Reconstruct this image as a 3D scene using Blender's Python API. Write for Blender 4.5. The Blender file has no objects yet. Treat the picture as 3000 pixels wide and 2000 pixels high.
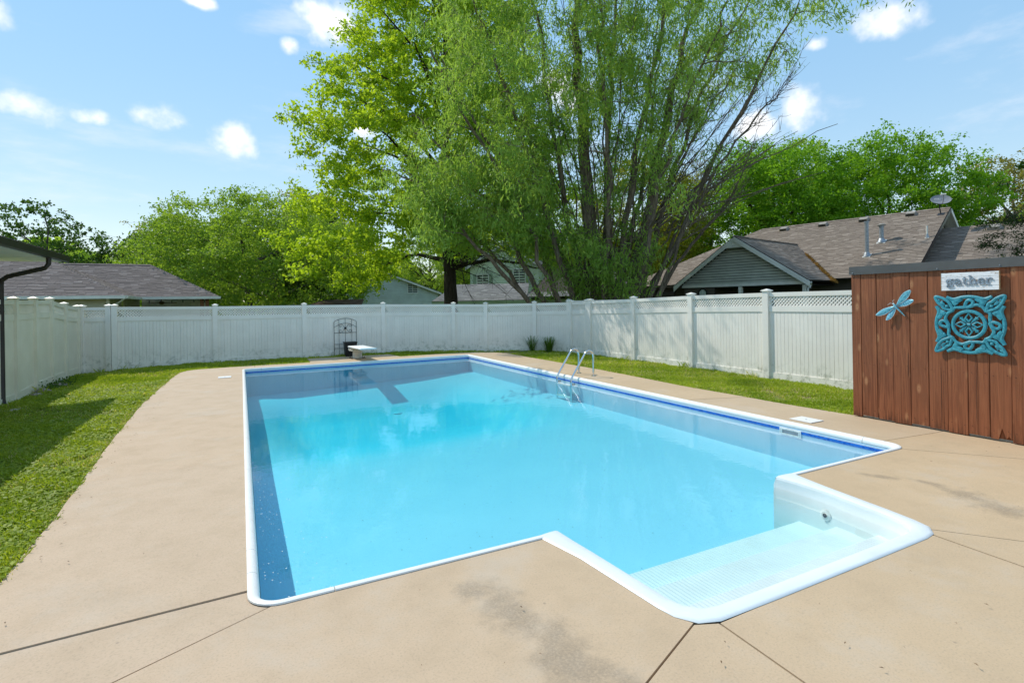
import bpy, math, random
import numpy as np
from mathutils import Vector, Matrix

random.seed(7)
RNG = np.random.default_rng(7)
scene = bpy.context.scene
COL = scene.collection

# ---------------------------------------------------------------- camera
cam_d = bpy.data.cameras.new('camera')
cam = bpy.data.objects.new('camera', cam_d)
COL.objects.link(cam)
YAW, ROLL = 0.472, -0.0163
fw = Vector((math.sin(YAW), math.cos(YAW), 0))
rt = Vector((math.cos(YAW), -math.sin(YAW), 0))
up = Vector((0, 0, 1))
r2 = math.cos(ROLL) * rt + math.sin(ROLL) * up
u2 = -math.sin(ROLL) * rt + math.cos(ROLL) * up
M = Matrix((r2, u2, -fw)).transposed().to_4x4()
M.translation = Vector((-0.0224, -3.1258, 1.6))
cam.matrix_world = M
cam_d.sensor_width = 36.0
cam_d.lens = 36.0 * 1555.45 / 3000.0
cam_d.shift_y = -(1000 - 885.4) / 3000.0
cam_d.clip_start = 0.05
cam_d.clip_end = 3000
scene.camera = cam


def LD(lat, D, z=0.0):
    """a place 'lat' metres to the right and D metres ahead of where one stands"""
    return Vector((-0.0224 + 0.89066 * lat + 0.45468 * D, -3.1258 - 0.45468 * lat + 0.89066 * D, z))


# ---------------------------------------------------------------- sun and sky
SUNDIR = Vector((0.42, -0.80, -1.0)).normalized()
sun_d = bpy.data.lights.new('sun', 'SUN')
sun = bpy.data.objects.new('sun', sun_d)
COL.objects.link(sun)
sun.location = (-20, 40, 50)
sun.rotation_euler = SUNDIR.to_track_quat('-Z', 'Y').to_euler()
sun_d.energy = 2.2
sun_d.angle = math.radians(0.53)
sun_d.color = (1.0, 0.94, 0.82)

world = bpy.data.worlds.new('World')
scene.world = world
world.use_nodes = True
WT = world.node_tree
WT.nodes.clear()


def wn(t, **kw):
    n = WT.nodes.new(t)
    for k, v in kw.items():
        setattr(n, k, v)
    return n


def wmath(op, a, b=None, clamp=False):
    n = wn('ShaderNodeMath', operation=op, use_clamp=clamp)
    for i, v in enumerate((a, b)):
        if v is None:
            continue
        if isinstance(v, (int, float)):
            n.inputs[i].default_value = v
        else:
            WT.links.new(v, n.inputs[i])
    return n.outputs[0]


def wdot(v, vec):
    n = wn('ShaderNodeVectorMath', operation='DOT_PRODUCT')
    WT.links.new(v, n.inputs[0])
    n.inputs[1].default_value = vec
    return n.outputs['Value']


wout = wn('ShaderNodeOutputWorld')
wbg = wn('ShaderNodeBackground')
wsky = wn('ShaderNodeTexSky', sky_type='NISHITA')
wsky.sun_disc = False
wsky.sun_elevation = math.asin(-SUNDIR.z)
wsky.sun_rotation = math.atan2(-SUNDIR.x, -SUNDIR.y)
wsky.air_density = 1.15
wsky.dust_density = 0.0
wsky.ozone_density = 1.8
wtc = wn('ShaderNodeTexCoord')
wdir = wtc.outputs['Generated']
wno = wn('ShaderNodeTexNoise', noise_dimensions='3D')
wno.inputs['Scale'].default_value = 9.0
wno.inputs['Detail'].default_value = 5.0
wno.inputs['Roughness'].default_value = 0.58
WT.links.new(wdir, wno.inputs['Vector'])
wno2 = wn('ShaderNodeTexNoise', noise_dimensions='3D')
wno2.inputs['Scale'].default_value = 30.0
wno2.inputs['Detail'].default_value = 5.0
WT.links.new(wdir, wno2.inputs['Vector'])
# fair-weather cumulus: (azimuth lateral, elevation, half width, half height) as slopes, all round the sky
clouds = [(-0.90, 0.376, .085, .040), (-0.66, 0.366, .068, .038), (-0.79, 0.36, .05, .022), (-0.52, 0.312, .055, .050),
          (-0.355, 0.545, .105, .058), (-0.41, 0.49, .028, .022), (0.685, 0.515, .10, .046), (0.56, 0.365, .062, .062),
          (-0.965, 0.565, .05, .05), (0.585, 0.478, .032, .018), (-0.58, 0.575, .04, .018), (0.47, 0.32, .045, .035),
          (-0.27, 0.33, .035, .03), (0.12, 0.40, .08, .05), (-0.05, 0.62, .1, .06)]
dirs = []
for a, e, w, h in clouds:
    d = (fw + a * rt + e * up)
    L = d.length
    dirs.append((d.normalized(), .86 * w / L, .86 * h / L))
crng = random.Random(3)
for k in range(12):
    az = crng.uniform(0.9, 2 * math.pi - 0.9)
    el = crng.uniform(0.25, 1.3)
    d = (math.cos(az) * fw + math.sin(az) * rt) * math.cos(el) + math.sin(el) * up
    s = crng.uniform(.09, .20)
    dirs.append((d.normalized(), s * crng.uniform(1, 1.5), s * crng.uniform(.5, .9)))
for a, e, w, h in [(-0.62, 0.98, .20, .10), (-0.45, 1.25, .14, .10), (-0.3, .86, .12, .06), (-0.75, 1.5, .2, .12)]:
    d = (fw + a * rt + e * up)
    dirs.append((d.normalized(), w / d.length * 1.2, h / d.length * 1.2))
acc = None
for c, w, h in dirs:
    rr = c.cross(up).normalized()
    uu = rr.cross(c).normalized()
    u = wdot(wdir, tuple(rr / w))
    v = wdot(wdir, tuple(uu / h))
    q = wmath('ADD', wmath('MULTIPLY', u, u), wmath('MULTIPLY', v, v))
    m = wmath('SUBTRACT', 1.0, q)
    f = wdot(wdir, tuple(c))
    m = wmath('MINIMUM', m, wmath('MULTIPLY_ADD', f, 40.0))
    m = wmath('MAXIMUM', m, -1.2)
    acc = m if acc is None else wmath('MAXIMUM', acc, m)
nz = wmath('ADD', wmath('MULTIPLY', wmath('SUBTRACT', wno.outputs['Fac'], 0.5), 4.2),
           wmath('MULTIPLY', wmath('SUBTRACT', wno2.outputs['Fac'], 0.5), 1.5))
cm = wmath('ADD', acc, nz)
ramp = wn('ShaderNodeMapRange', interpolation_type='SMOOTHSTEP')
ramp.inputs['From Min'].default_value = -0.15
ramp.inputs['From Max'].default_value = 1.35
ramp.inputs['To Max'].default_value = 0.93
WT.links.new(cm, ramp.inputs['Value'])
# thin high wisps over the whole sky
wmp = wn('ShaderNodeMapping')
wmp.inputs['Scale'].default_value = (2.2, 3.4, 9.0)
wmp.inputs['Rotation'].default_value = (0.15, 0.1, 0.6)
WT.links.new(wdir, wmp.inputs['Vector'])
wno3 = wn('ShaderNodeTexNoise', noise_dimensions='3D')
wno3.inputs['Scale'].default_value = 1.6
wno3.inputs['Detail'].default_value = 6.0
wno3.inputs['Roughness'].default_value = 0.6
WT.links.new(wmp.outputs[0], wno3.inputs['Vector'])
wisp = wn('ShaderNodeMapRange', interpolation_type='SMOOTHSTEP')
wisp.inputs['From Min'].default_value = 0.50
wisp.inputs['From Max'].default_value = 0.78
wisp.inputs['To Max'].default_value = 0.42
WT.links.new(wno3.outputs['Fac'], wisp.inputs['Value'])
mixc = wn('ShaderNodeMix', data_type='RGBA')
WT.links.new(wmath('MAXIMUM', ramp.outputs[0], wisp.outputs[0]), mixc.inputs['Factor'])
hsv = wn('ShaderNodeHueSaturation')
hsv.inputs['Saturation'].default_value = 3.4
hsv.inputs['Value'].default_value = 2.60
wgam = wn('ShaderNodeGamma')
wgam.inputs[1].default_value = 0.2
WT.links.new(wsky.outputs[0], wgam.inputs[0])
WT.links.new(wgam.outputs[0], hsv.inputs['Color'])
WT.links.new(hsv.outputs[0], mixc.inputs[6])
SKY_STRENGTH = 0.15
ccol = wn('ShaderNodeMix', data_type='RGBA')
ccol.inputs[6].default_value = (3.9, 4.0, 4.25, 1)
ccol.inputs[7].default_value = (5.0, 4.95, 4.95, 1)
WT.links.new(wmath('MULTIPLY_ADD', wmath('SUBTRACT', cm, 0.4), 0.9, True), ccol.inputs['Factor'])
WT.links.new(ccol.outputs[2], mixc.inputs[7])
WT.links.new(mixc.outputs[2], wbg.inputs['Color'])
wbg.inputs['Strength'].default_value = SKY_STRENGTH
WT.links.new(wbg.outputs[0], wout.inputs[0])

scene.view_settings.view_transform = 'Standard'
scene.view_settings.look = 'None'
scene.view_settings.gamma = 1.0
scene.view_settings.use_curve_mapping = False
scene.view_settings.exposure = 0.82
scene.render.engine = 'CYCLES'
scene.cycles.use_denoising = True
scene.cycles.max_bounces = 7
scene.cycles.transparent_max_bounces = 12
scene.cycles.transmission_bounces = 6
scene.cycles.diffuse_bounces = 4
scene.cycles.glossy_bounces = 3
scene.cycles.caustics_reflective = False
scene.cycles.caustics_refractive = False
scene.cycles.sample_clamp_indirect = 6.0
scene.render.film_transparent = False


# ---------------------------------------------------------------- material kit
class NT:
    def __init__(s, name):
        s.m = bpy.data.materials.new(name)
        s.m.use_nodes = True
        s.t = s.m.node_tree
        s.t.nodes.clear()
        s.out = s.t.nodes.new('ShaderNodeOutputMaterial')

    def n(s, t, **kw):
        x = s.t.nodes.new(t)
        for k, v in kw.items():
            setattr(x, k, v)
        return x

    def put(s, sock, v):
        if v is None:
            return
        if isinstance(v, bpy.types.NodeSocket):
            s.t.links.new(v, sock)
        else:
            if sock.type == 'RGBA' and len(v) == 3:
                v = (*v, 1)
            sock.default_value = v

    def pos(s):
        return s.n('ShaderNodeNewGeometry').outputs['Position']

    def obj(s):
        return s.n('ShaderNodeTexCoord').outputs['Object']

    def scale(s, v, sc):
        x = s.n('ShaderNodeMapping')
        s.put(x.inputs['Vector'], v)
        x.inputs['Scale'].default_value = sc
        return x.outputs[0]

    def noise(s, v, scale, detail=4, rough=.55, dist=0.0):
        x = s.n('ShaderNodeTexNoise')
        s.put(x.inputs['Vector'], v)
        x.inputs['Scale'].default_value = scale
        x.inputs['Detail'].default_value = detail
        x.inputs['Roughness'].default_value = rough
        x.inputs['Distortion'].default_value = dist
        return x.outputs['Fac']

    def vor(s, v, scale, feature='F1'):
        x = s.n('ShaderNodeTexVoronoi', feature=feature)
        s.put(x.inputs['Vector'], v)
        x.inputs['Scale'].default_value = scale
        return x.outputs['Distance']

    def math(s, op, a, b=None, clamp=False):
        x = s.n('ShaderNodeMath', operation=op, use_clamp=clamp)
        s.put(x.inputs[0], a)
        s.put(x.inputs[1], b)
        return x.outputs[0]

    def rng(s, v, a, b, c=0.0, d=1.0):
        x = s.n('ShaderNodeMapRange', interpolation_type='SMOOTHSTEP')
        s.put(x.inputs[0], v)
        for i, k in enumerate((a, b, c, d)):
            x.inputs[i + 1].default_value = k
        return x.outputs[0]

    def mix(s, f, a, b, mode='MIX'):
        x = s.n('ShaderNodeMix', data_type='RGBA', blend_type=mode)
        s.put(x.inputs['Factor'], f)
        s.put(x.inputs[6], a)
        s.put(x.inputs[7], b)
        return x.outputs[2]

    def rand(s):
        """one number per object, shifted per loose piece"""
        a = s.n('ShaderNodeObjectInfo').outputs['Random']
        b = s.n('ShaderNodeNewGeometry').outputs['Random Per Island']
        return s.math('FRACT', s.math('ADD', a, b))

    def bump(s, h, strength=.3, dist=.01):
        x = s.n('ShaderNodeBump')
        x.inputs['Strength'].default_value = strength
        x.inputs['Distance'].default_value = dist
        s.put(x.inputs['Height'], h)
        return x.outputs[0]

    def bsdf(s, color, rough=.6, metal=0.0, normal=None, spec=.4, **kw):
        p = s.n('ShaderNodeBsdfPrincipled')
        s.put(p.inputs['Base Color'], color)
        s.put(p.inputs['Roughness'], rough)
        p.inputs['Metallic'].default_value = metal
        p.inputs['Specular IOR Level'].default_value = spec
        if normal is not None:
            s.put(p.inputs['Normal'], normal)
        for k, v in kw.items():
            s.put(p.inputs[k], v)
        s.t.links.new(p.outputs[0], s.out.inputs[0])
        return s.m


MT = {}


def plain(name, col, rough=.55, metal=0.0, vary=.12, scale=9.0, bump=.06, spec=.4):
    k = NT(name)
    n = k.noise(k.pos(), scale, 5)
    c2 = tuple(x * (1 - vary * 1.6) for x in col)
    c1 = tuple(min(1, x * (1 + vary)) for x in col)
    c = k.mix(k.rng(n, .3, .7), c2, c1)
    if name.startswith('siding'):
        c = k.mix(k.math('MULTIPLY', k.rand(), .28), c, tuple(x * .62 for x in col))
    nb = k.bump(k.noise(k.pos(), scale * 14, 3), bump, .004) if bump else None
    MT[name] = k.bsdf(c, rough, metal, nb, spec)
    return MT[name]


# concrete -----------------------------------------------------------------
k = NT('concrete')
P = k.pos()
sep = k.n('ShaderNodeSeparateXYZ')
k.put(sep.inputs[0], P)
X, Y = sep.outputs[0], sep.outputs[1]
big = k.noise(P, 0.55, 4, .6)
med = k.noise(P, 3.2, 6, .65)
fine = k.noise(P, 95, 3, .7)
grit = k.noise(P, 320, 2, .7)
c = k.mix(k.rng(big, .3, .72), (.50, .362, .222), (.56, .41, .258))
lft = k.rng(X, -1.2, 3.5)
c = k.mix(lft, k.mix(.6, c, (.55, .41, .305)), c)
c = k.mix(k.math('MULTIPLY', k.rng(med, .40, .75), .34), c, (.39, .29, .185))
c = k.mix(k.math('MULTIPLY', k.rng(fine, .50, .68), .50), c, (.33, .26, .18))
gr = k.noise(P, 1.1, 6, .7)
c = k.mix(k.math('MULTIPLY', k.rng(gr, .50, .72), .40), c, (.50, .44, .37))
mx2 = k.noise(P, 28, 4, .75)
c = k.mix(k.math('MULTIPLY', k.rng(mx2, .55, .72), .28), c, (.36, .28, .195))
c = k.mix(k.math('MULTIPLY', k.rng(fine, .30, .42, 1, 0), .16), c, (.66, .59, .50))
# dark mossy wear left where a mat and a hose lay
def stain(k, P, cx, cy, sx, sy, rot):
    mp = k.n('ShaderNodeMapping', vector_type='TEXTURE')
    k.put(mp.inputs[0], P)
    mp.inputs['Location'].default_value = (cx, cy, 0)
    mp.inputs['Rotation'].default_value = (0, 0, rot)
    mp.inputs['Scale'].default_value = (sx, sy, 1)
    l = k.n('ShaderNodeVectorMath', operation='LENGTH')
    k.put(l.inputs[0], mp.outputs[0])
    return k.math('SUBTRACT', 1.0, l.outputs['Value'])
dn = k.math('MULTIPLY', k.math('SUBTRACT', k.noise(P, 5.5, 5, .7), .5), 2.4)
st = None
for a in [(1.20, -0.66, .15, .42, .05), (1.28, -1.1, .19, .45, -.02), (1.12, -.4, .13, .16, .3), (1.30, -1.5, .22, .4, 0),
          (5.02, -.40, .07, .17, .5), (5.19, -.66, .07, .2, .2), (5.12, -.98, .16, .25, -.3), (5.0, -1.25, .18, .25, -.2)]:
    s_ = stain(k, P, *a)
    st = s_ if st is None else k.math('MAXIMUM', st, s_)
sm = k.rng(k.math('ADD', st, dn), -.15, .85)
speck = k.rng(k.noise(P, 70, 4, .75), .30, .62, .35, 1.0)
c = k.mix(k.math('MULTIPLY', k.math('MULTIPLY', sm, speck), .62), c, (.20, .16, .115))
ve = k.n('ShaderNodeTexVoronoi', feature='DISTANCE_TO_EDGE')
k.put(ve.inputs['Vector'], k.mix(.12, P, k.n('ShaderNodeTexNoise').outputs['Color']))
ve.inputs['Scale'].default_value = .45
crk = k.math('MULTIPLY', k.rng(ve.outputs['Distance'], .0035, .0008), k.rng(k.noise(P, 1.7, 3), .52, .60))
c = k.mix(k.math('MULTIPLY', crk, .0), c, (.17, .13, .10))
blot = k.rng(k.vor(P, 3.1), .035, .012)
c = k.mix(k.math('MULTIPLY', blot, .55), c, (.2, .16, .12))
rnd = k.n('ShaderNodeObjectInfo').outputs['Random']
c = k.mix(k.math('MULTIPLY', rnd, .22), c, (.46, .39, .32))
h = k.math('ADD', k.math('MULTIPLY', fine, .6), k.math('MULTIPLY', grit, .5))
MT['concrete'] = k.bsdf(c, k.rng(med, .2, .8, .68, .86), 0, k.bump(h, .22, .004), .3)
plain('joint', (.028, .023, .019), .95, vary=.3, scale=30)

# soil and lawn ground -------------------------------------------------------
k = NT('lawn_ground')
P = k.pos()
a = k.noise(P, 1.4, 5, .65)
b = k.noise(P, 22, 4, .7)
c = k.mix(k.rng(b, .35, .65), (.10, .15, .02), (.17, .22, .03))
c = k.mix(k.rng(a, .50, .66), c, (.30, .225, .13))
MT['lawn_ground'] = k.bsdf(c, .95, 0, k.bump(b, .7, .03), .1)
k = NT('far_ground')
P = k.pos()
c = k.mix(k.rng(k.noise(P, .25, 5), .35, .65), (.055, .10, .018), (.10, .14, .03))
MT['far_ground'] = k.bsdf(c, .95, 0, None, .1)


def leafmat(name, c1, c2, trans=.42, c3=None, gloss=.25):
    k = NT(name)
    at = k.n('ShaderNodeAttribute', attribute_name='tint')
    v = at.outputs['Fac']
    c = k.mix(v, c1, c2)
    if c3:
        c = k.mix(k.rng(v, .82, 1.0), c, c3)
    d = k.n('ShaderNodeBsdfPrincipled')
    k.put(d.inputs['Base Color'], c)
    d.inputs['Roughness'].default_value = .55
    d.inputs['Specular IOR Level'].default_value = gloss
    t = k.n('ShaderNodeBsdfTranslucent')
    k.put(t.inputs['Color'], k.mix(1.0, c, (1.5, 1.45, .8), 'MULTIPLY'))
    m = k.n('ShaderNodeMixShader')
    m.inputs[0].default_value = trans
    k.t.links.new(d.outputs[0], m.inputs[1])
    k.t.links.new(t.outputs[0], m.inputs[2])
    k.t.links.new(m.outputs[0], k.out.inputs[0])
    MT[name] = k.m


leafmat('grass', (.19, .285, .018), (.46, .53, .055), .44, (.58, .52, .25))
leafmat('leaf_oak', (.225, .36, .018), (.46, .59, .045), .55)
leafmat('leaf_willow', (.20, .34, .06), (.36, .52, .11), .50)
leafmat('leaf_maple', (.11, .25, .012), (.23, .44, .024), .46)
leafmat('leaf_mid', (.16, .28, .03), (.29, .42, .055), .48)
leafmat('leaf_dark', (.04, .095, .016), (.085, .16, .024), .40)
leafmat('leaf_yellow', (.17, .21, .015), (.27, .29, .02), .45)
leafmat('leaf_buff', (.20, .20, .045), (.30, .28, .07), .45)
leafmat('leaf_conifer', (.022, .055, .014), (.05, .09, .02), .25)
leafmat('leaf_blade', (.045, .10, .012), (.12, .22, .025), .35)


def barkmat(name, c1, c2):
    k = NT(name)
    P = k.pos()
    n = k.noise(k.scale(P, (9, 9, 1.6)), 1.6, 6, .7, .6)
    MT[name] = k.bsdf(k.mix(k.rng(n, .3, .7), c1, c2), .92, 0, k.bump(n, .8, .05), .15)


barkmat('bark_dark', (.028, .022, .017), (.075, .06, .048))
barkmat('bark_willow', (.085, .062, .044), (.26, .20, .15))
barkmat('bark_grey', (.06, .052, .042), (.14, .12, .10))
barkmat('bark_pale', (.13, .11, .09), (.30, .265, .225))

# vinyl ----------------------------------------------------------------------
k = NT('vinyl')
P = k.pos()
n = k.noise(P, 2.2, 5, .6)
sp = k.n('ShaderNodeSeparateXYZ')
k.put(sp.inputs[0], P)
c = k.mix(k.rng(n, .3, .75), (.84, .79, .72), (.91, .865, .79))
grime = k.math('MULTIPLY', k.rng(k.math('ADD', sp.outputs[2], k.math('MULTIPLY', k.math('SUBTRACT', n, .5), .7)), .50, -.02),
               k.rng(k.noise(P, 9, 5, .7), .45, .68))
c = k.mix(k.math('MULTIPLY', grime, .72), c, (.33, .34, .25))
rv = k.math('MULTIPLY', k.rand(), .12)
c = k.mix(rv, c, (.52, .54, .52))
MT['vinyl'] = k.bsdf(c, .42, 0, None, .4)
k = NT('vinyl_cream')
P = k.pos()
c = k.mix(k.rng(k.noise(P, 1.8, 5), .3, .75), (.74, .70, .57), (.83, .79, .66))
MT['vinyl_cream'] = k.bsdf(c, .45)

# pool -----------------------------------------------------------------------
k = NT('liner')
P = k.pos()
n = k.noise(P, 1.2, 4, .5)
dots = k.rng(k.vor(P, 9), .10, .04)
c = k.mix(k.rng(n, .3, .7), (.47, .645, .80), (.50, .67, .82))
c = k.mix(k.math('MULTIPLY', k.rng(k.noise(P, 26, 3), .62, .75), .25), c, (.12, .45, .66))
c = k.mix(k.math('MULTIPLY', dots, .10), c, (.1, .32, .42))
MT['liner'] = k.bsdf(c, .5, 0, None, .3)
k = NT('tile_band')
P = k.pos()
v = k.vor(k.scale(P, (1, 1, 1.6)), 26)
c = k.mix(k.rng(v, .2, .6), (.008, .07, .42), (.03, .17, .62))
MT['tile_band'] = k.bsdf(c, .25, 0, None, .5)
k = NT('white_plastic')
P = k.pos()
c = k.mix(k.math('MULTIPLY', k.rng(k.noise(P, 6, 6, .75), .5, .78), .45), (.80, .80, .785), (.58, .55, .47))
c = k.mix(k.math('MULTIPLY', k.rng(k.noise(P, 60, 3, .7), .64, .74), .4), c, (.5, .47, .40))
MT['white_plastic'] = k.bsdf(c, .42)
plain('white_steps', (.735, .785, .795), .3, vary=.03, scale=3, bump=.03)  # white fibreglass, with the water's pale blue tint put into the colour
plain('white_paint', (.74, .75, .73), .45, vary=.06, scale=3, bump=.03)
plain('board_white', (.80, .81, .80), .55, vary=.05, scale=5, bump=.12)
plain('stand_cream', (.66, .62, .52), .5, vary=.12, scale=8)
plain('chrome', (.72, .73, .74), .14, 1.0, vary=.05, scale=6, bump=0)
plain('black_plastic', (.012, .012, .013), .5, vary=.2)
plain('dark_iron', (.03, .027, .024), .55, .6, vary=.3, scale=30)
plain('rust_steel', (.18, .13, .09), .6, .5, vary=.35, scale=30)

k = NT('water')
P = k.pos()
w1 = k.noise(k.scale(P, (1, 1, 1)), 3.2, 3, .5, .3)
w2 = k.noise(P, 16, 2, .5)
sep = k.n('ShaderNodeSeparateXYZ')
k.put(sep.inputs[0], P)
jet = stain(k, P, 2.75, -.62, .62, .20, .16)
jm = k.rng(jet, -.05, .5)
w3 = k.noise(P, 42, 3, .6, 1.0)
hh = k.math('ADD', k.math('MULTIPLY', w1, .55), k.math('MULTIPLY', w2, .16))
hh = k.math('ADD', hh, k.math('MULTIPLY', k.math('MULTIPLY', w3, jm), 2.2))
nb = k.bump(hh, .16, .02)
fr = k.n('ShaderNodeFresnel')
fr.inputs['IOR'].default_value = 1.22
k.put(fr.inputs['Normal'], nb)
gl = k.n('ShaderNodeBsdfGlossy')
gl.inputs['Roughness'].default_value = .0
gl.inputs['Color'].default_value = (1, 1, 1, 1)
k.put(gl.inputs['Normal'], nb)
tr = k.n('ShaderNodeBsdfTransparent')
tr.inputs['Color'].default_value = (1, 1, 1, 1)
va = k.n('ShaderNodeVolumeAbsorption')
va.inputs['Color'].default_value = (0.0, .945, .99, 1)
va.inputs['Density'].default_value = .46
k.t.links.new(va.outputs[0], k.out.inputs['Volume'])
mx = k.n('ShaderNodeMixShader')
k.put(mx.inputs[0], fr.outputs[0])
k.t.links.new(tr.outputs[0], mx.inputs[1])
k.t.links.new(gl.outputs[0], mx.inputs[2])
k.t.links.new(mx.outputs[0], k.out.inputs[0])
MT['water'] = k.m

# wood -----------------------------------------------------------------------
k = NT('cedar')
P = k.pos()
ob = k.n('ShaderNodeObjectInfo').outputs['Random']
cx = k.n('ShaderNodeCombineXYZ')
k.put(cx.inputs[0], k.math('MULTIPLY', ob, 37.0))
k.put(cx.inputs[2], k.math('MULTIPLY', ob, 11.0))
ad = k.n('ShaderNodeVectorMath', operation='ADD')
k.put(ad.inputs[0], P)
k.put(ad.inputs[1], cx.outputs[0])
Q = ad.outputs[0]
g1 = k.noise(k.scale(Q, (3, 26, .9)), 1.0, 6, .7, 1.6)
g2 = k.noise(k.scale(Q, (5, 120, 2.2)), 1.0, 3, .6, .4)
big = k.noise(k.scale(Q, (1, 3.5, 1.1)), 1.3, 4, .6)
c = k.mix(k.rng(g1, .32, .68), (.14, .044, .020), (.295, .102, .046))
c = k.mix(k.math('MULTIPLY', k.rng(g2, .5, .75), .35), c, (.44, .19, .08))
c = k.mix(k.math('MULTIPLY', k.rng(big, .55, .8), .5), c, (.46, .185, .078))
c = k.mix(k.math('MULTIPLY', k.rng(big, .48, .28), .45), c, (.12, .042, .02))
kn = k.vor(k.scale(Q, (1, 5.2, 2.1)), 1.25)
c = k.mix(k.math('MULTIPLY', k.rng(kn, .20, .05), .75), c, (.47, .23, .11))
c = k.mix(k.math('MULTIPLY', k.rng(kn, .035, .018), .8), c, (.10, .035, .015))
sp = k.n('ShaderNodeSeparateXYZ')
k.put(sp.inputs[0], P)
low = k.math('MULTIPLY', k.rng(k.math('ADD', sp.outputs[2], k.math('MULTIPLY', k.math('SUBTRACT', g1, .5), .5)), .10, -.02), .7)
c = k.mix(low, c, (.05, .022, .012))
c = k.mix(k.math('MULTIPLY', ob, .38), c, (.33, .125, .058))
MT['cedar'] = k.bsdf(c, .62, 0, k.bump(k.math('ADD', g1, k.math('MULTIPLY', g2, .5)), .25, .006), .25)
plain('metal_cap', (.125, .122, .118), .42, .3, vary=.12, scale=2.5, bump=.05)
plain('brown_metal', (.030, .024, .020), .38, .2, vary=.2, scale=5, bump=.02)
k = NT('whitewash')
P = k.pos()
n = k.noise(k.scale(P, (1, 7, 40)), 1.6, 5, .75, .6)
e = k.noise(k.scale(P, (1, 10, 60)), 2.0, 4, .7)
c = k.mix(k.rng(n, .56, .63), (.80, .80, .82), (.33, .24, .16))
c = k.mix(k.math('MULTIPLY', k.rng(e, .6, .7), .4), c, (.5, .45, .42))
MT['whitewash'] = k.bsdf(c, .75, 0, k.bump(n, .3, .003))
plain('raw_pine', (.42, .30, .17), .7, vary=.2, scale=40)
plain('zinc', (.42, .46, .52), .42, .85, vary=.3, scale=60, bump=.1)
k = NT('turquoise')
P = k.pos()
n = k.noise(P, 34, 5, .7)
c = k.mix(k.rng(n, .3, .7), (.018, .19, .26), (.055, .34, .42))
c = k.mix(k.math('MULTIPLY', k.rng(k.noise(P, 80, 3, .7), .60, .72), .6), c, (.35, .60, .60))
MT['turquoise'] = k.bsdf(c, .5, 0, k.bump(n, .5, .006))
k = NT('wing_blue')
P = k.pos()
n = k.noise(P, 60, 4, .7)
v = k.vor(P, 95)
c = k.mix(k.rng(n, .35, .65), (.05, .28, .42), (.30, .60, .70))
MT['wing_blue'] = k.bsdf(c, .35, .15)
k = NT('wing_dark')
P = k.pos()
v = k.vor(k.scale(P, (1, 1, 1)), 85)
c = k.mix(k.rng(v, .28, .36), (.010, .045, .09), (.16, .46, .56))
MT['wing_dark'] = k.bsdf(c, .35, .15)
plain('wing_edge', (.62, .70, .72), .4, vary=.2, scale=60)
plain('fly_body', (.20, .48, .58), .35, .2, vary=.3, scale=60)

# roofs and sidings --------------------------------------------------------------


def shinglemat(name, c1, c2, c3):
    k = NT(name)
    P = k.pos()
    r = k.rand()
    c = k.mix(r, c1, c2)
    c = k.mix(k.rng(r, .8, .97), c, c3)
    c = k.mix(k.math('MULTIPLY', k.rng(k.noise(P, 1.1, 4, .6), .4, .75), .4), c, c1)
    g = k.noise(P, 160, 2, .8)
    c = k.mix(k.math('MULTIPLY', k.rng(g, .4, .7), .25), c, tuple(x * .5 for x in c1))
    MT[name] = k.bsdf(c, .93, 0, k.bump(g, .3, .004), .12)


shinglemat('shingle_brown', (.205, .168, .140), (.275, .228, .192), (.33, .28, .24))
shinglemat('shingle_mauve', (.165, .137, .128), (.225, .188, .176), (.28, .24, .228))
shinglemat('shingle_grey', (.17, .17, .175), (.26, .26, .265), (.32, .32, .32))
shinglemat('shingle_far', (.09, .06, .045), (.14, .10, .08), (.18, .13, .10))
plain('shingle_base', (.05, .04, .036), .95, vary=.2, scale=12)
plain('siding_green_grey', (.50, .52, .465), .55, vary=.08, scale=2, bump=.02)
plain('siding_cream', (.55, .54, .42), .55, vary=.06, scale=2, bump=.02)
plain('siding_blue', (.60, .68, .66), .6, vary=.08, scale=1.2, bump=.02)
plain('siding_pale_green', (.66, .75, .58), .6, vary=.08, scale=1.2, bump=.02)
plain('siding_deep_green', (.34, .44, .31), .6, vary=.08, scale=1.2, bump=.02)
plain('siding_brown', (.10, .085, .07), .6, vary=.08, scale=1.2, bump=.02)
plain('trim_white', (.72, .72, .69), .5, vary=.07, scale=2, bump=.02)
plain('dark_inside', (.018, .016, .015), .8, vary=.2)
plain('glass_dark', (.05, .06, .07), .08, vary=.2, scale=1, bump=0, spec=.6)
plain('galvanised', (.33, .36, .40), .45, .6, vary=.15, scale=20)
plain('vent_tan', (.30, .27, .235), .6, vary=.1, scale=10)
plain('dish_grey', (.22, .23, .26), .45, vary=.1, scale=10)
plain('needles', (.36, .19, .035), .95, vary=.4, scale=30, bump=.4)
plain('post_cedar', (.20, .085, .035), .7, vary=.25, scale=10)
plain('brass', (.20, .15, .07), .4, .6, vary=.2)
plain('rock', (.30, .26, .21), .9, vary=.3, scale=12, bump=.4)
plain('flag_stone', (.50, .47, .42), .9, vary=.2, scale=12, bump=.3)
plain('petal_yellow', (.75, .55, .02), .6, vary=.1)
plain('dead_leaf', (.16, .09, .04), .8, vary=.4, scale=30)
plain('lettering_white', (.6, .62, .64), .5, vary=.05)


# ---------------------------------------------------------------- mesh kit
def link(o, parent=None, label=None, cat=None, group=None, kind=None):
    COL.objects.link(o)
    if parent is not None:
        o.parent = parent
        o.matrix_parent_inverse = WORLD[parent.name].inverted()
    WORLD[o.name] = (WORLD[parent.name] @ WORLD[parent.name].inverted() @ o.matrix_basis) if parent is not None else o.matrix_basis.copy()
    if label:
        o['label'] = label
    if cat:
        o['category'] = cat
    if group:
        o['group'] = group
    if kind:
        o['kind'] = kind
    return o


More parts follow.
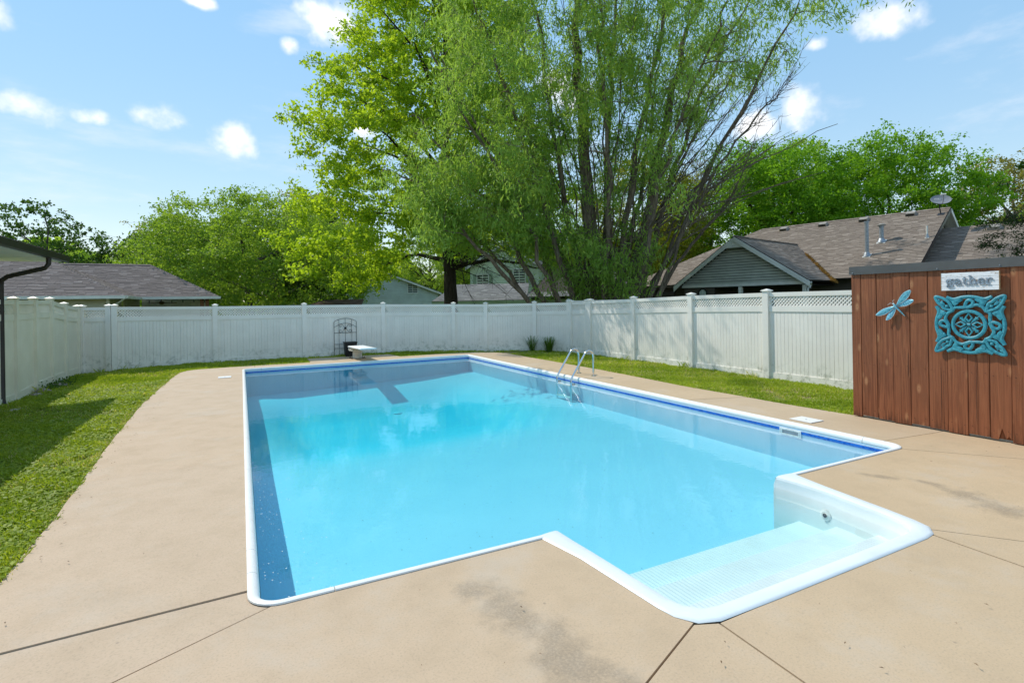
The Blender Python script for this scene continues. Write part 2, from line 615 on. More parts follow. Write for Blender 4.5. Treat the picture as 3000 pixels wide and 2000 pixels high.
WORLD = {}


def thing(name, loc, label, cat, group=None, kind=None):
    o = bpy.data.objects.new(name, None)
    o.empty_display_size = .2
    o.location = loc
    o.matrix_basis = Matrix.Translation(Vector(loc))
    return link(o, None, label, cat, group, kind)


class MB:
    def __init__(s):
        s.v = []
        s.f = []

    def add(s, vs, fs):
        b = len(s.v)
        s.v += [tuple(map(float, p)) for p in vs]
        s.f += [tuple(b + i for i in q) for q in fs]
        return s

    def hexa(s, p):
        """8 corners: bottom ring 0-3, top ring 4-7"""
        return s.add(p, [(3, 2, 1, 0), (4, 5, 6, 7), (0, 1, 5, 4), (1, 2, 6, 5), (2, 3, 7, 6), (3, 0, 4, 7)])

    def box(s, a, b):
        (x0, y0, z0), (x1, y1, z1) = a, b
        return s.hexa([(x0, y0, z0), (x1, y0, z0), (x1, y1, z0), (x0, y1, z0), (x0, y0, z1), (x1, y0, z1), (x1, y1, z1), (x0, y1, z1)])

    def obox(s, o, u, v, w, du, dv, dw):
        """box centred at o, half axes du*u, dv*v, dw*w"""
        o, u, v, w = map(Vector, (o, u, v, w))
        P = []
        for c in (-1, 1):
            for a, b in ((-1, -1), (1, -1), (1, 1), (-1, 1)):
                P.append(o + u * (a * du) + v * (b * dv) + w * (c * dw))
        return s.hexa(P)

    def prism(s, poly, z0, z1):
        n = len(poly)
        vs = [(x, y, z0) for x, y in poly] + [(x, y, z1) for x, y in poly]
        fs = [tuple(range(n))[::-1], tuple(range(n, 2 * n))] + [(i, (i + 1) % n, n + (i + 1) % n, n + i) for i in range(n)]
        return s.add(vs, fs)

    def plate(s, pts, off):
        """planar polygon (3d) given thickness along off"""
        n = len(pts)
        off = Vector(off)
        vs = [Vector(p) for p in pts] + [Vector(p) + off for p in pts]
        fs = [tuple(range(n))[::-1], tuple(range(n, 2 * n))] + [(i, (i + 1) % n, n + (i + 1) % n, n + i) for i in range(n)]
        return s.add(vs, fs)

    def tube(s, pts, rad, seg=6, cap=True, flat=1.0, flatdir=None):
        pts = [Vector(p) for p in pts]
        n = len(pts)
        if not hasattr(rad, '__len__'):
            rad = [rad] * n
        rings = []
        prev = None
        for i in range(n):
            t = (pts[min(i + 1, n - 1)] - pts[max(i - 1, 0)])
            t = t.normalized() if t.length > 1e-9 else Vector((0, 0, 1))
            if flatdir is not None:
                b = Vector(flatdir)
                a = b.cross(t).normalized()
                b2 = b
            else:
                ref = prev if prev is not None else (Vector((1, 0, 0)) if abs(t.x) < .9 else Vector((0, 1, 0)))
                a = (ref - t * ref.dot(t))
                a = a.normalized() if a.length > 1e-6 else t.orthogonal().normalized()
                b2 = t.cross(a)
                prev = a
            rings.append([pts[i] + (a * math.cos(2 * math.pi * j / seg) + b2 * (flat * math.sin(2 * math.pi * j / seg))) * rad[i] for j in range(seg)])
        vs = [p for r in rings for p in r]
        fs = []
        for i in range(n - 1):
            for j in range(seg):
                j2 = (j + 1) % seg
                fs.append((i * seg + j, i * seg + j2, (i + 1) * seg + j2, (i + 1) * seg + j))
        if cap:
            fs.append(tuple(range(seg))[::-1])
            fs.append(tuple((n - 1) * seg + j for j in range(seg)))
        return s.add(vs, fs)

    def lathe(s, prof, c, seg=24):
        """profile [(r,z)] about the vertical through c"""
        vs, fs = [], []
        for r, z in prof:
            for j in range(seg):
                a = 2 * math.pi * j / seg
                vs.append((c[0] + r * math.cos(a), c[1] + r * math.sin(a), c[2] + z))
        for i in range(len(prof) - 1):
            for j in range(seg):
                j2 = (j + 1) % seg
                fs.append((i * seg + j, i * seg + j2, (i + 1) * seg + j2, (i + 1) * seg + j))
        fs.append(tuple(range(seg))[::-1])
        fs.append(tuple((len(prof) - 1) * seg + j for j in range(seg)))
        return s.add(vs, fs)

    def grid(s, P):
        """P[i][j] points"""
        n, m = len(P), len(P[0])
        return s.add([p for r in P for p in r], [(i * m + j, i * m + j + 1, (i + 1) * m + j + 1, (i + 1) * m + j) for i in range(n - 1) for j in range(m - 1)])

    def mesh(s, name, mat=None, smooth=False):
        me = bpy.data.meshes.new(name)
        me.from_pydata(s.v, [], s.f)
        if mat:
            me.materials.append(MT[mat])
        if smooth:
            me.polygons.foreach_set('use_smooth', [True] * len(me.polygons))
            try:
                me.set_sharp_from_angle(angle=math.radians(40))
            except Exception:
                pass
        me.update()
        return me

    def build(s, name, mat, parent=None, smooth=False, **kw):
        return link(bpy.data.objects.new(name, s.mesh(name, mat, smooth)), parent, **kw)


def fast_mesh(name, verts, quads, mat, tint=None):
    """numpy quads (or tris) to a mesh"""
    me = bpy.data.meshes.new(name)
    nv, nf, k = len(verts), len(quads), quads.shape[1]
    me.vertices.add(nv)
    me.vertices.foreach_set('co', np.ascontiguousarray(verts, dtype=np.float32).ravel())
    me.loops.add(nf * k)
    me.loops.foreach_set('vertex_index', np.ascontiguousarray(quads, dtype=np.int32).ravel())
    me.polygons.add(nf)
    me.polygons.foreach_set('loop_start', np.arange(0, nf * k, k, dtype=np.int32))
    me.update(calc_edges=True)
    me.materials.append(MT[mat])
    if tint is not None:
        a = me.attributes.new('tint', 'FLOAT', 'FACE')
        a.data.foreach_set('value', np.ascontiguousarray(tint, dtype=np.float32))
    return me


def inst(name, me, mtx, parent, **kw):
    o = bpy.data.objects.new(name, me)
    o.matrix_basis = mtx
    return link(o, parent, **kw)

# ================================================================ GROUND, LAWN, DECK
PW, PL = 6.24, 12.12          # pool, outside of the coping
WZ = -0.089                   # water level
g = MB()
# the neighbourhood ground lies a little lower than the yard; its sheet starts at the edge of the lawn
N_ = 40


def sq(a):
    c, s_ = math.cos(a), math.sin(a)
    k_ = 1 / max(abs(c) / 9.2, abs(s_) / 11.8)
    return .55 + c * k_, 4.0 + s_ * k_


ring = [[(*sq(2 * math.pi * j / N_), -.30) for j in range(N_ + 1)]]
for r_ in (26, 60, 150, 400, 1500):
    ring.append([(.55 + r_ * math.cos(2 * math.pi * j / N_), 4 + r_ * math.sin(2 * math.pi * j / N_), -.55) for j in range(N_ + 1)])
g.grid(ring)
g.build('ground', 'far_ground', kind='structure')


def lawn_z(x, y):
    z = -.035
    if x < -1.4:
        z -= .10 * min(1, (-1.4 - x) / 2.4) ** 1.2
    if y > 12.8 and x < 8.5:
        z += .03 * min(1, (y - 12.8) / 1.0)
    if x > 7.3:
        z += .02 * min(1, (x - 7.3) / 1.5)
    return z + .018 * math.sin(x * 2.3 + y * 1.1) * math.cos(y * 1.7 - x)


def outline_left(y):
    return float(np.interp(y, [-8, -1, 1.3, 2.2, 4.8, 7.7, 11.0, 12.2, 12.7], [-1.28, -1.29, -1.31, -1.32, -1.44, -1.52, -1.46, -1.40, -1.25]))


LAWN = MB()


def lawn_patch(x0, x1, y0, y1, step=.25):
    nx, ny = max(2, int((x1 - x0) / step)), max(2, int((y1 - y0) / step))
    LAWN.grid([[(x0 + (x1 - x0) * i / nx, y0 + (y1 - y0) * j / ny, lawn_z(x0 + (x1 - x0) * i / nx, y0 + (y1 - y0) * j / ny)) for i in range(nx + 1)] for j in range(ny + 1)])


lawn_patch(-9, -1.2, -8, 16)
lawn_patch(-1.2, 9.9, 12.5, 16)
lawn_patch(6.9, 9.9, .9, 12.5)
LAWN.build('lawn', 'lawn_ground', kind='structure')

# ---- deck slabs -----------------------------------------------------------------
deck = MB()
deck.box((-1.25, -7.9, -.16), (-.03, 12.6, -.092)).box((PW + .03, .02, -.16), (7.25, 12.6, -.093)).box((-.03, PL + .03, -.16), (PW + .03, 12.6, -.094))
deck.box((-.03, -7.9, -.16), (1.80, -.03, -.095)).box((4.45, -7.9, -.16), (8.6, -.03, -.096)).box((1.80, -7.9, -.16), (4.45, -1.3, -.097)).box((PW + .03, -.03, -.16), (8.6, .02, -.0965))
deck_o = deck.build('pool_deck', 'joint', kind='structure')
RC = .16


def arc(cx, cy, a0, a1, r=RC, n=6):
    return [(cx + r * math.cos(a0 + (a1 - a0) * i / n), cy + r * math.sin(a0 + (a1 - a0) * i / n)) for i in range(n + 1)]


H = math.pi / 2
g_ = .006


def slab(poly, z=0.0):
    m = MB()
    m.prism(poly, -.10, z)
    m.build('slab', 'concrete', deck_o)


def ledge(y0, y1, n=14):
    """wavering outer edge of the walk on the left, from y1 down to y0"""
    return [(outline_left(y1 + (y0 - y1) * i / n) + .005 * math.sin(7 * (y1 + (y0 - y1) * i / n)), y1 + (y0 - y1) * i / n) for i in range(n + 1)]


slab([(0, .225 + .004), (0, 3.13 - g_)] + ledge(.165 + g_, 3.04 - g_), .004)
slab([(0, 3.13 + g_ / 2), (0, 5.93 - g_)] + ledge(3.04 + g_ / 2, 5.86 - g_), .002)
slab([(0, 5.93 + g_ / 2), (0, 9.05 - g_)] + ledge(5.86, 9.0 - g_), .001)
far_l = [(-1.30, 12.62), (-1.0, 12.80), (-.3, 12.86)]
slab([(0, 9.05 + g_ / 2), (0, PL - RC)] + arc(RC, PL - RC, math.pi, H, n=6)[1:] + [(.29 - g_, PL), (.28 - g_, 12.82)] + far_l[::-1] + ledge(9.0, 12.4), .0)
slab([(.29, PL), (3.30 - g_, PL), (3.28 - g_, 13.92), (1.74, 13.97), (1.70, 12.80), (.28, 12.83)], .0)
slab([(3.30, PL), (PW - RC, PL)] + arc(PW - RC, PL - RC, H, 0)[1:] + [(PW, 11.2 + g_), (7.40, 11.1 + g_), (7.42, 11.9), (7.2, 12.45), (6.7, 12.78), (5.6, 12.93), (4.30, 12.9), (4.18, 13.86), (3.28, 13.92)], .001)
slab([(PW, 11.2 - g_), (PW, 7.35 + g_), (7.40, 7.1 + g_), (7.42, 9.0), (7.40, 11.1 - g_)], .0)
slab([(PW, 7.35 - g_), (PW, 3.17 + g_), (7.27, 2.85 + g_), (7.25, 4.2), (7.35, 5.8), (7.40, 7.1 - g_)], .001)
slab([(PW, 3.17 - g_), (PW, .256 + g_), (8.6, .01 + g_), (8.6, 1.05), (7.33, 1.18), (7.27, 2.15), (7.27, 2.85 - g_)], .0)
slab([(6.10 + g_, 0)] + arc(PW - RC, RC, -H, 0)[2:] + [(PW, .256 - g_), (8.6, .01 - g_), (8.6, -3.155)], .001)
STEP_L = [(1.765, 0), (1.79, -.12), (1.835, -.36), (1.865, -.74), (1.885, -1.0), (1.905, -1.1), (1.95, -1.18)]
STEP_R = [(4.425, 0), (4.39, -.12), (4.345, -.33), (4.265, -.85), (4.225, -1.05), (4.185, -1.16), (4.09, -1.225)]
slab([(4.17, -1.178 - g_)] + STEP_R[::-1][2:] + [(6.10, 0), (8.6, -3.155 - g_), (8.6, -6.65)], .0)
slab([(-1.29, .165 + .002)] + [(0, .225 - .006)] + arc(RC, RC, math.pi, 1.28 * math.pi) + [(.088, .003), (-1.29, -.67 + .011)], -.004)
slab([(.11, 0)] + STEP_L + [(-1.28, -2.55)] + [(-1.29, -.67 - .009)], .0)
slab([(1.94, -1.19 - g_), (2.06 - g_, -1.245), (1.80, -7.6), (-1.28, -7.6), (-1.28, -2.56 - g_)], .001)
slab([(2.066, -1.245), (2.4, -1.242), (3.6, -1.242), (4.078 - g_, -1.232), (3.66, -7.6), (1.81, -7.6)], .0)
slab([(4.083, -1.232), (4.16, -1.187), (8.6, -6.665), (8.6, -7.6), (3.67, -7.6)], .001)

# ================================================================ POOL
pool = thing('swimming_pool', (PW / 2, PL / 2, WZ), 'long rectangular in-ground pool with white coping and blue vinyl liner', 'pool')
IN = .052


def floor_z(x, y):
    u = (x - IN) / (PW - 2 * IN)
    z = -.70 + .22 * u ** 1.5
    deep = max(0.0, min(1.0, (y - 4.2) / 3.6))
    deep = deep * deep * (3 - 2 * deep)
    side = max(0.0, min(1.0, (x - .05) / 1.2)) * max(0.0, min(1.0, (6.19 - x) / 1.7))
    side = side * side * (3 - 2 * side)
    back = max(0.0, min(1.0, (12.07 - y) / 2.4))
    back = back * back * (3 - 2 * back)
    return z - .50 * deep * side * back


nx, ny = 40, 72
xs = [IN + (PW - 2 * IN) * i / nx for i in range(nx + 1)]
ys = [IN + (PL - 2 * IN) * j / ny for j in range(ny + 1)]
fl = MB()
fl.grid([[(x, y, floor_z(x, y)) for x in xs] for y in ys])
fl.build('floor', 'liner', pool, True)


def wall(pts, top=-.05):
    m = MB()
    m.grid([[(x, y, top) for x, y in pts], [(x, y, WZ - .08) for x, y in pts], [(x, y, floor_z(x, y) - .004) for x, y in pts]])
    m.build('wall', 'liner', pool, True)


def band(pts):
    """strip of printed tile border just proud of the liner"""
    m = MB()
    m.grid([[(x, y, -.072) for x, y in pts], [(x, y, -.112) for x, y in pts]])
    m.build('tile_border', 'tile_band', pool)
    m = MB()
    m.grid([[(x, y, -.0665) for x, y in pts], [(x, y, -.0715) for x, y in pts]])
    m.build('border_edge', 'white_plastic', pool)


def off(pts, d):
    cx, cy = PW / 2, PL / 2
    return [(x + d * (1 if x < cx else -1) * (abs(x - cx) > 2.99), y + d * (1 if y < cy else -1) * (abs(y - cy) > 5.93)) for x, y in pts]


SX0, SX1 = 1.93, 4.22
for pts in ([(IN, y) for y in ys], [(x, PL - IN) for x in xs], [(PW - IN, y) for y in ys[::-1]]):
    wall(pts)
    band(off(pts, .003))
for a, b in ((IN, SX0 - .03), (SX1 + .03, PW - IN)):
    pts = [(a + (b - a) * i / 12, IN) for i in range(13)]
    wall(pts)
    band(off(pts, .003))

# coping: half-round nosing in pieces
PROF = [(-.016, .002), (-.013, .010), (.0, .0145), (.016, .0135), (.032, .006), (.044, -.008), (.050, -.026), (.050, -.042), (.045, -.056), (.032, -.066), (.006, -.066)]


def coping(path):
    """path: list of (x,y,nx,ny) outer line and inward normal"""
    m = MB()
    m.grid([[(x + nx_ * o, y + ny_ * o, z) for o, z in PROF] for x, y, nx_, ny_ in path])
    for row in (path[0], path[-1]):
        x, y, nx_, ny_ = row
        m.add([(x + nx_ * o, y + ny_ * o, z) for o, z in PROF], [tuple(range(len(PROF)))])
    m.build('coping_piece', 'white_plastic', pool, True)


def run(p, q, nrm, cuts):
    ts = [0.0] + cuts + [1.0]
    L = math.hypot(q[0] - p[0], q[1] - p[1])
    e = .0022 / L
    for a, b in zip(ts[:-1], ts[1:]):
        a2, b2 = a + e, b - e
        coping([(p[0] + (q[0] - p[0]) * t, p[1] + (q[1] - p[1]) * t, *nrm) for t in (a2, b2)])


def corner(cx, cy, a0):
    pth = []
    for i in range(9):
        a = a0 + H * i / 8
        pth.append((cx + RC * math.cos(a), cy + RC * math.sin(a), -math.cos(a), -math.sin(a)))
    d = Vector((-math.sin(a0), math.cos(a0)))
    pre = (pth[0][0] - d.x * .26, pth[0][1] - d.y * .26, pth[0][2], pth[0][3])
    d2 = Vector((-math.sin(a0 + H), math.cos(a0 + H)))
    post = (pth[-1][0] + d2.x * .26, pth[-1][1] + d2.y * .26, pth[-1][2], pth[-1][3])
    coping([pre] + pth + [post])


E_ = RC + .264
corner(RC, RC, math.pi)
corner(PW - RC, RC, 1.5 * math.pi)
corner(PW - RC, PL - RC, 0)
corner(RC, PL - RC, H)
run((0, E_), (0, PL - E_), (1, 0), [.03, .2, .4, .6, .8])
run((PW, E_), (PW, PL - E_), (-1, 0), [.2, .39, .58, .77])
run((E_, PL), (PW - E_, PL), (0, -1), [.33, .66])
run((E_, 0), (1.80, 0), (0, 1), [])
run((4.40, 0), (PW - E_, 0), (0, 1), [.42])

# the white moulded entry steps --------------------------------------------------
inner_L = [(1.925, .035), (1.935, -.15), (1.95, -.34), (1.975, -.72), (1.99, -.96), (2.015, -1.05), (2.08, -1.115), (2.16, -1.135)]
inner_R = [(4.20, .035), (4.222, -.15), (4.222, -.40), (4.145, -.90), (4.105, -1.03), (4.06, -1.095), (3.98, -1.13), (3.90, -1.137)]
outer_L = [(1.765, .018), (1.79, -.12), (1.835, -.36), (1.865, -.74), (1.885, -1.0), (1.905, -1.1), (1.97, -1.195), (2.08, -1.235)]
outer_R = [(4.425, .018), (4.39, -.12), (4.345, -.33), (4.265, -.85), (4.225, -1.05), (4.185, -1.16), (4.09, -1.225), (3.98, -1.24)]
out = outer_L + [(2.5, -1.24), (3.5, -1.242)] + outer_R[::-1]
inn = inner_L + [(2.5, -1.138), (3.5, -1.139)] + inner_R[::-1]
steps = MB()
P = []
for (ox, oy), (ix, iy) in zip(out, inn):
    vx, vy = ix - ox, iy - oy
    row = []
    for t, z in ((-.04, .002), (.02, .009), (.14, .0135), (.5, .0145), (.84, .0125), (.96, .005), (1.0, -.015)):
        row.append((ox + vx * t, oy + vy * t, z))
    P.append(row)
steps.grid(P)
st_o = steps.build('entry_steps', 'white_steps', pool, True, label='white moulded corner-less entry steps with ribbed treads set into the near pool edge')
m = MB()
m.grid([[(x, y, -.014) for x, y in inn], [(x, y, -.10) for x, y in inn], [(x + .012 * (1 if x < 3 else -1), min(y + .012, .05), -.125) for x, y in inn],
        [(x + .016 * (1 if x < 3 else -1), min(y + .016, .05), -.70) for x, y in inn]])
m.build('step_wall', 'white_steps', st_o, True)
m = MB()
for sgn, i in ((1, 0), (-1, -1)):
    x = inn[i][0]
    m = MB()
    m.add([(x, .035, .0), (out[i][0], .018, .0), (out[i][0], .05, -.066), (x, .05, -.2)], [(0, 1, 2, 3)])
    m.add([(x, .036, -.014), (x, .054, -.066), (x, .054, -.72), (x, .03, -.72)], [(0, 1, 2, 3)])
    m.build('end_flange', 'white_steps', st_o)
treads = [(-1.16, -.84, -.158), (-.84, -.50, -.232), (-.50, -.16, -.315)]
for y0, y1, z in treads:
    m = MB()
    # ribs run front to back across the tread
    nr = 74
    xs_ = [1.90 + (4.25 - 1.90) * i / (nr * 2) for i in range(nr * 2 + 1)]
    top = lambda i: z + (.003 if (i // 1) % 2 else -.001)
    m.grid([[(x, y0, top(i)) for i, x in enumerate(xs_)], [(x, y1 - .02, top(i)) for i, x in enumerate(xs_)], [(x, y1 - .005, z - .006) for x in xs_], [(x, y1, z - .022) for x in xs_], [(x, y1 + .004, -.75) for x in xs_]])
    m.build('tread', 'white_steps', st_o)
# return jet fitting in the right-hand side wall
jx, jy, jz = 4.204, -.42, -.175
m = MB()
for r0, r1, o in ((.045, .045, .0), (.045, .028, -.012), (.028, .018, -.012)):
    m.grid([[(jx + o * (1 if q else 1) - (.006 if q else 0), jy + rr * math.cos(2 * math.pi * j / 20), jz + rr * math.sin(2 * math.pi * j / 20)) for j in range(21)] for q, rr in ((0, r0), (1, r1))])
m.build('return_fitting', 'white_plastic', st_o)
m = MB()
m.add([(jx - .016, jy + .02 * math.cos(2 * math.pi * j / 16), jz + .02 * math.sin(2 * math.pi * j / 16)) for j in range(16)], [tuple(range(16))])
m.build('jet_hole', 'black_plastic', st_o)

# skimmer mouth in the right-hand wall
sk = MB()
xk = PW - IN - .012
y0, y1, z0, z1 = 1.15, 1.445, -.155, -.072
for a, b in (((xk, y0, z0), (xk + .01, y1, z0 + .018)), ((xk, y0, z1 - .018), (xk + .01, y1, z1)), ((xk, y0, z0 + .018), (xk + .01, y0 + .035, z1 - .018)), ((xk, y1 - .035, z0 + .018), (xk + .01, y1, z1 - .018))):
    sk.box(a, b)
sk_o = sk.build('skimmer_mouth', 'white_plastic', pool)
MB().box((xk + .0065, y0 + .03, z0 + .015), (xk + .0095, y1 - .03, z1 - .015)).build('skimmer_opening', 'dish_grey', sk_o)
sc = MB()
for yy in (y0 + .018, y1 - .018):
    for zz in (z0 + .02, (z0 + z1) / 2, z1 - .02):
        sc.box((xk - .002, yy - .003, zz - .003), (xk, yy + .003, zz + .003))
for yy in (y0 + .1, y0 + .19):
    for zz in (z0 + .009, z1 - .009):
        sc.box((xk - .002, yy - .003, zz - .003), (xk, yy + .003, zz + .003))
sc.build('screws', 'galvanised', sk_o, kind='stuff')
# main drain in the deep end
MB().lathe([(.11, 0), (.11, .008), (.09, .02), (.02, .024)], (3.4, 9.9, floor_z(3.4, 9.9)), 20).build('main_drain', 'liner', pool, True)

# water
w = MB()
edge = [(IN - .004, IN - .004), (IN - .004, PL - IN + .004), (PW - IN + .004, PL - IN + .004), (PW - IN + .004, IN - .004), (4.26, IN), (4.255, -.2), (4.25, -.41), (4.16, -.9), (4.11, -1.05), (4.0, -1.14), (2.1, -1.145), (2.0, -1.08), (1.965, -.9), (1.93, -.34), (1.90, IN)]
w.prism([(x, y) for x, y in edge[::-1]], -1.7, WZ)
w.build('pool_water', 'water', kind='structure')

# pollen and petals floating by the left edge, grit lying on the floor
def specks(name, lab, pts, size, mat):
    n = len(pts)
    a = RNG.uniform(0, 6.28, n)
    s_ = size * RNG.uniform(.4, 1.3, n)
    d = np.stack([np.cos(a), np.sin(a), 0 * a], 1) * s_[:, None]
    e = np.stack([-np.sin(a), np.cos(a), 0 * a], 1) * (s_ * .6)[:, None]
    V_ = np.stack([pts - d, pts - e, pts + d, pts + e], 1).reshape(-1, 3)
    q = np.arange(n)[:, None] * 4
    me_ = fast_mesh(name, V_, np.concatenate([q, q + 1, q + 2, q + 3], 1), mat)
    link(bpy.data.objects.new(name, me_), None, lab, 'specks', None, 'stuff')


pa = np.stack([.06 + np.abs(RNG.normal(0, .22, 110)), RNG.uniform(.1, 2.6, 110), np.full(110, WZ + .0015)], 1)
specks('petals', 'tiny white petals floating near the left pool edge', pa, .006, 'white_paint')
gx, gy = RNG.uniform(.3, 5.9, 220), RNG.uniform(.3, 6, 220)
specks('grit', 'tiny dark grit lying on the pool floor', np.stack([gx, gy, np.array([floor_z(a, b) for a, b in zip(gx, gy)]) + .006], 1), .007, 'dish_grey')

# ================================================================ GRASS
def vnoise(x, y, s, seed=0):
    return (np.sin(x * s * 1.3 + seed) * np.cos(y * s * 1.1 - seed * 2) + np.sin((x + y) * s * .7 + seed * 3) + .6 * np.sin(x * s * 2.9 - y * s * 2.3 + seed)) / 2.6


GV, GF, GT = [], [], []


def blades(pts, hmin, hmax, wid, lean=.6, yellow=.0):
    """pts (N,3) -> bent three-point blades"""
    n = len(pts)
    if n == 0:
        return
    a = RNG.uniform(0, 2 * np.pi, n)
    h = RNG.uniform(hmin, hmax, n) * np.clip(.85 + .5 * vnoise(pts[:, 0], pts[:, 1], 11.0, 9), .35, 1.5)
    ln = RNG.uniform(.1, lean, n) * h
    d = np.stack([np.cos(a), np.sin(a)], 1)
    s = np.stack([-np.sin(a), np.cos(a)], 1) * (wid * RNG.uniform(.6, 1.3, n))[:, None]
    v = np.zeros((n, 4, 3))
    v[:, 0, :2] = pts[:, :2] - s * .5
    v[:, 0, 2] = pts[:, 2]
    v[:, 1, :2] = pts[:, :2] + s * .5
    v[:, 1, 2] = pts[:, 2]
    v[:, 2, :2] = pts[:, :2] + d * (ln * .5)[:, None] + s * .7
    v[:, 2, 2] = pts[:, 2] + h * .72
    v[:, 3, :2] = pts[:, :2] + d * ln[:, None]
    v[:, 3, 2] = pts[:, 2] + h
    b = sum(len(x) for x in GV)
    GV.append(v.reshape(-1, 3))
    q = np.arange(n)[:, None] * 4 + b
    GF.append(np.concatenate([q, q + 1, q + 2, q + 3], 1))
    pn = vnoise(pts[:, 0], pts[:, 1], 2.1, 3) + .6 * vnoise(pts[:, 0], pts[:, 1], 6.0, 7)
    t = np.clip(.40 + .34 * pn + RNG.uniform(-.28, .28, n), 0, .8)
    dry = np.clip(yellow + .30 * (vnoise(pts[:, 0], pts[:, 1], 3.1, 1) + .55 * vnoise(pts[:, 0], pts[:, 1], 9.0, 4) - .1), 0, .6)
    t[RNG.random(n) < dry] = 1.0
    GT.append(t)


def flatleaves(pts, size):
    n = len(pts)
    a = RNG.uniform(0, 2 * np.pi, n)
    s = size * RNG.uniform(.5, 1.4, n)
    d = np.stack([np.cos(a), np.sin(a), RNG.uniform(-.2, .5, n)], 1) * s[:, None]
    e = np.stack([-np.sin(a), np.cos(a), RNG.uniform(-.4, .4, n)], 1) * (s * .45)[:, None]
    p = pts.copy()
    p[:, 2] += RNG.uniform(.006, .05, n)
    v = np.stack([p - d * .5, p - e * .6 + d * .1, p + d * .6, p + e * .6 + d * .1], 1)
    b = sum(len(x) for x in GV)
    GV.append(v.reshape(-1, 3))
    q = np.arange(n)[:, None] * 4 + b
    GF.append(np.concatenate([q, q + 1, q + 2, q + 3], 1))
    GT.append(RNG.uniform(0, .7, n))


vz = np.vectorize(lawn_z)


def scatter(x0, x1, y0, y1, dens, inside):
    n = int((x1 - x0) * (y1 - y0) * dens)
    x = RNG.uniform(x0, x1, n)
    y = RNG.uniform(y0, y1, n)
    bare = vnoise(x, y, 3.1, 1) + .55 * vnoise(x, y, 9.0, 4)
    edge_d = np.abs(x - np.interp(y, [-8, 1.3, 4.8, 7.7, 11, 12.7], [-1.28, -1.31, -1.44, -1.52, -1.46, -1.25]))
    keep = inside(x, y) & (RNG.random(n) > np.clip((bare - .30) * 1.5 + .35 * np.exp(-edge_d / .12) * (x < 0), 0, .9))
    x, y = x[keep], y[keep]
    return np.stack([x, y, vz(x, y)], 1)


def left_in(x, y):
    ed = np.interp(y, [-8, -1, 1.3, 2.2, 4.8, 7.7, 11.0, 12.2, 12.7, 12.9, 16], [-1.28, -1.29, -1.31, -1.32, -1.44, -1.52, -1.46, -1.40, -1.2, .3, .3])
    return (x < ed + .03 * vnoise(x, y, 14, 2) + .012) & (x > -3.95)


def back_in(x, y):
    lo = np.interp(x, [-1.5, -.3, .3, 1.69, 1.70, 4.2, 4.25, 5.6, 6.7, 7.2, 7.42, 7.43, 9.4], [12.75, 12.87, 12.83, 12.81, 13.98, 13.87, 12.91, 12.94, 12.8, 12.47, 11.9, 11.0, 11.0])
    hi = np.interp(x, [-3.9, 4.15, 6.35, 7.24, 8.64, 9.31, 9.4], [14.45, 14.45, 13.75, 13.08, 12.25, 11.2, 11.1])
    return (y > lo - .02 + .02 * vnoise(x, y, 14, 5)) & (y < hi)


def right_in(x, y):
    lo = np.interp(y, [1.1, 2.15, 2.85, 4.2, 5.8, 7.1, 9.0, 11.1, 12], [7.33, 7.28, 7.27, 7.25, 7.35, 7.40, 7.42, 7.40, 7.42])
    return (x > lo - .02 + .02 * vnoise(x, y, 14, 5)) & (x < 9.36)


blades(scatter(-3.0, -1.2, .5, 5.0, 6400, left_in), .02, .065, .006, .9, .05)
blades(scatter(-3.95, -1.2, 5.0, 9.0, 4600, left_in), .025, .06, .007, .9, .06)
blades(scatter(-3.95, -1.0, 9.0, 14.4, 2600, left_in), .025, .06, .010, .9, .07)
flatleaves(scatter(-3.0, -1.2, .5, 5.5, 2600, left_in), .036)
blades(scatter(-3.95, -3.0, .5, 5.0, 2600, left_in), .025, .06, .009, .9, .05)
blades(scatter(-3.95, -1.2, -3.5, .5, 2600, left_in), .025, .06, .009, .9, .05)
flatleaves(scatter(-3.95, -1.2, 5.5, 11.0, 1300, left_in), .042)
blades(scatter(-3.9, 9.4, 12.4, 14.45, 1900, back_in), .025, .065, .012, .8, .05)
blades(scatter(7.2, 9.36, 1.1, 6.0, 4200, right_in), .02, .055, .008, .8, .12)
blades(scatter(7.2, 9.36, 6.0, 12.0, 2400, right_in), .02, .055, .011, .8, .14)
flatleaves(scatter(7.2, 9.36, 1.1, 6.0, 700, right_in), .03)
# dry thatch along the trimmed edge of the walk
ye = RNG.uniform(.6, 12.4, 5200)
xe = np.interp(ye, [-8, -1, 1.3, 2.2, 4.8, 7.7, 11.0, 12.2, 12.7], [-1.28, -1.29, -1.31, -1.32, -1.44, -1.52, -1.46, -1.40, -1.25]) + RNG.normal(-.035, .035, 5200) + .03 * vnoise(ye, ye * .3, 5.0, 2)
blades(np.stack([xe, ye, np.maximum(vz(xe, ye), -.03)], 1), .010, .045, .006, 1.3, .75)
# tall tufts left by the trimmer along the fence and the walk
tuft = []
for (x, y, n, s) in [(-3.3, 14.2, 40, .05), (-2.6, 14.35, 40, .2), (-3.7, 11.0, 40, .1), (-3.6, 9.2, 60, .15), (-2.2, 1.6, 70, .12), (-1.9, 2.4, 80, .15), (-1.75, 1.2, 80, .14), (9.2, 8.2, 30, .05), (9.25, 6.2, 30, .06), (9.25, 4.3, 30, .06)]:
    q = RNG.normal(0, s, (n, 2))
    px, py = x + q[:, 0], y + q[:, 1]
    tuft.append(np.stack([px, py, vz(px, py)], 1))
blades(np.concatenate(tuft), .07, .16, .008, .8)
me = fast_mesh('lawn_grass', np.concatenate(GV), np.concatenate(GF), 'grass', np.concatenate(GT))
link(bpy.data.objects.new('lawn_grass', me), None, 'short weedy lawn grass between the pool walk and the fence', 'grass', None, 'stuff')

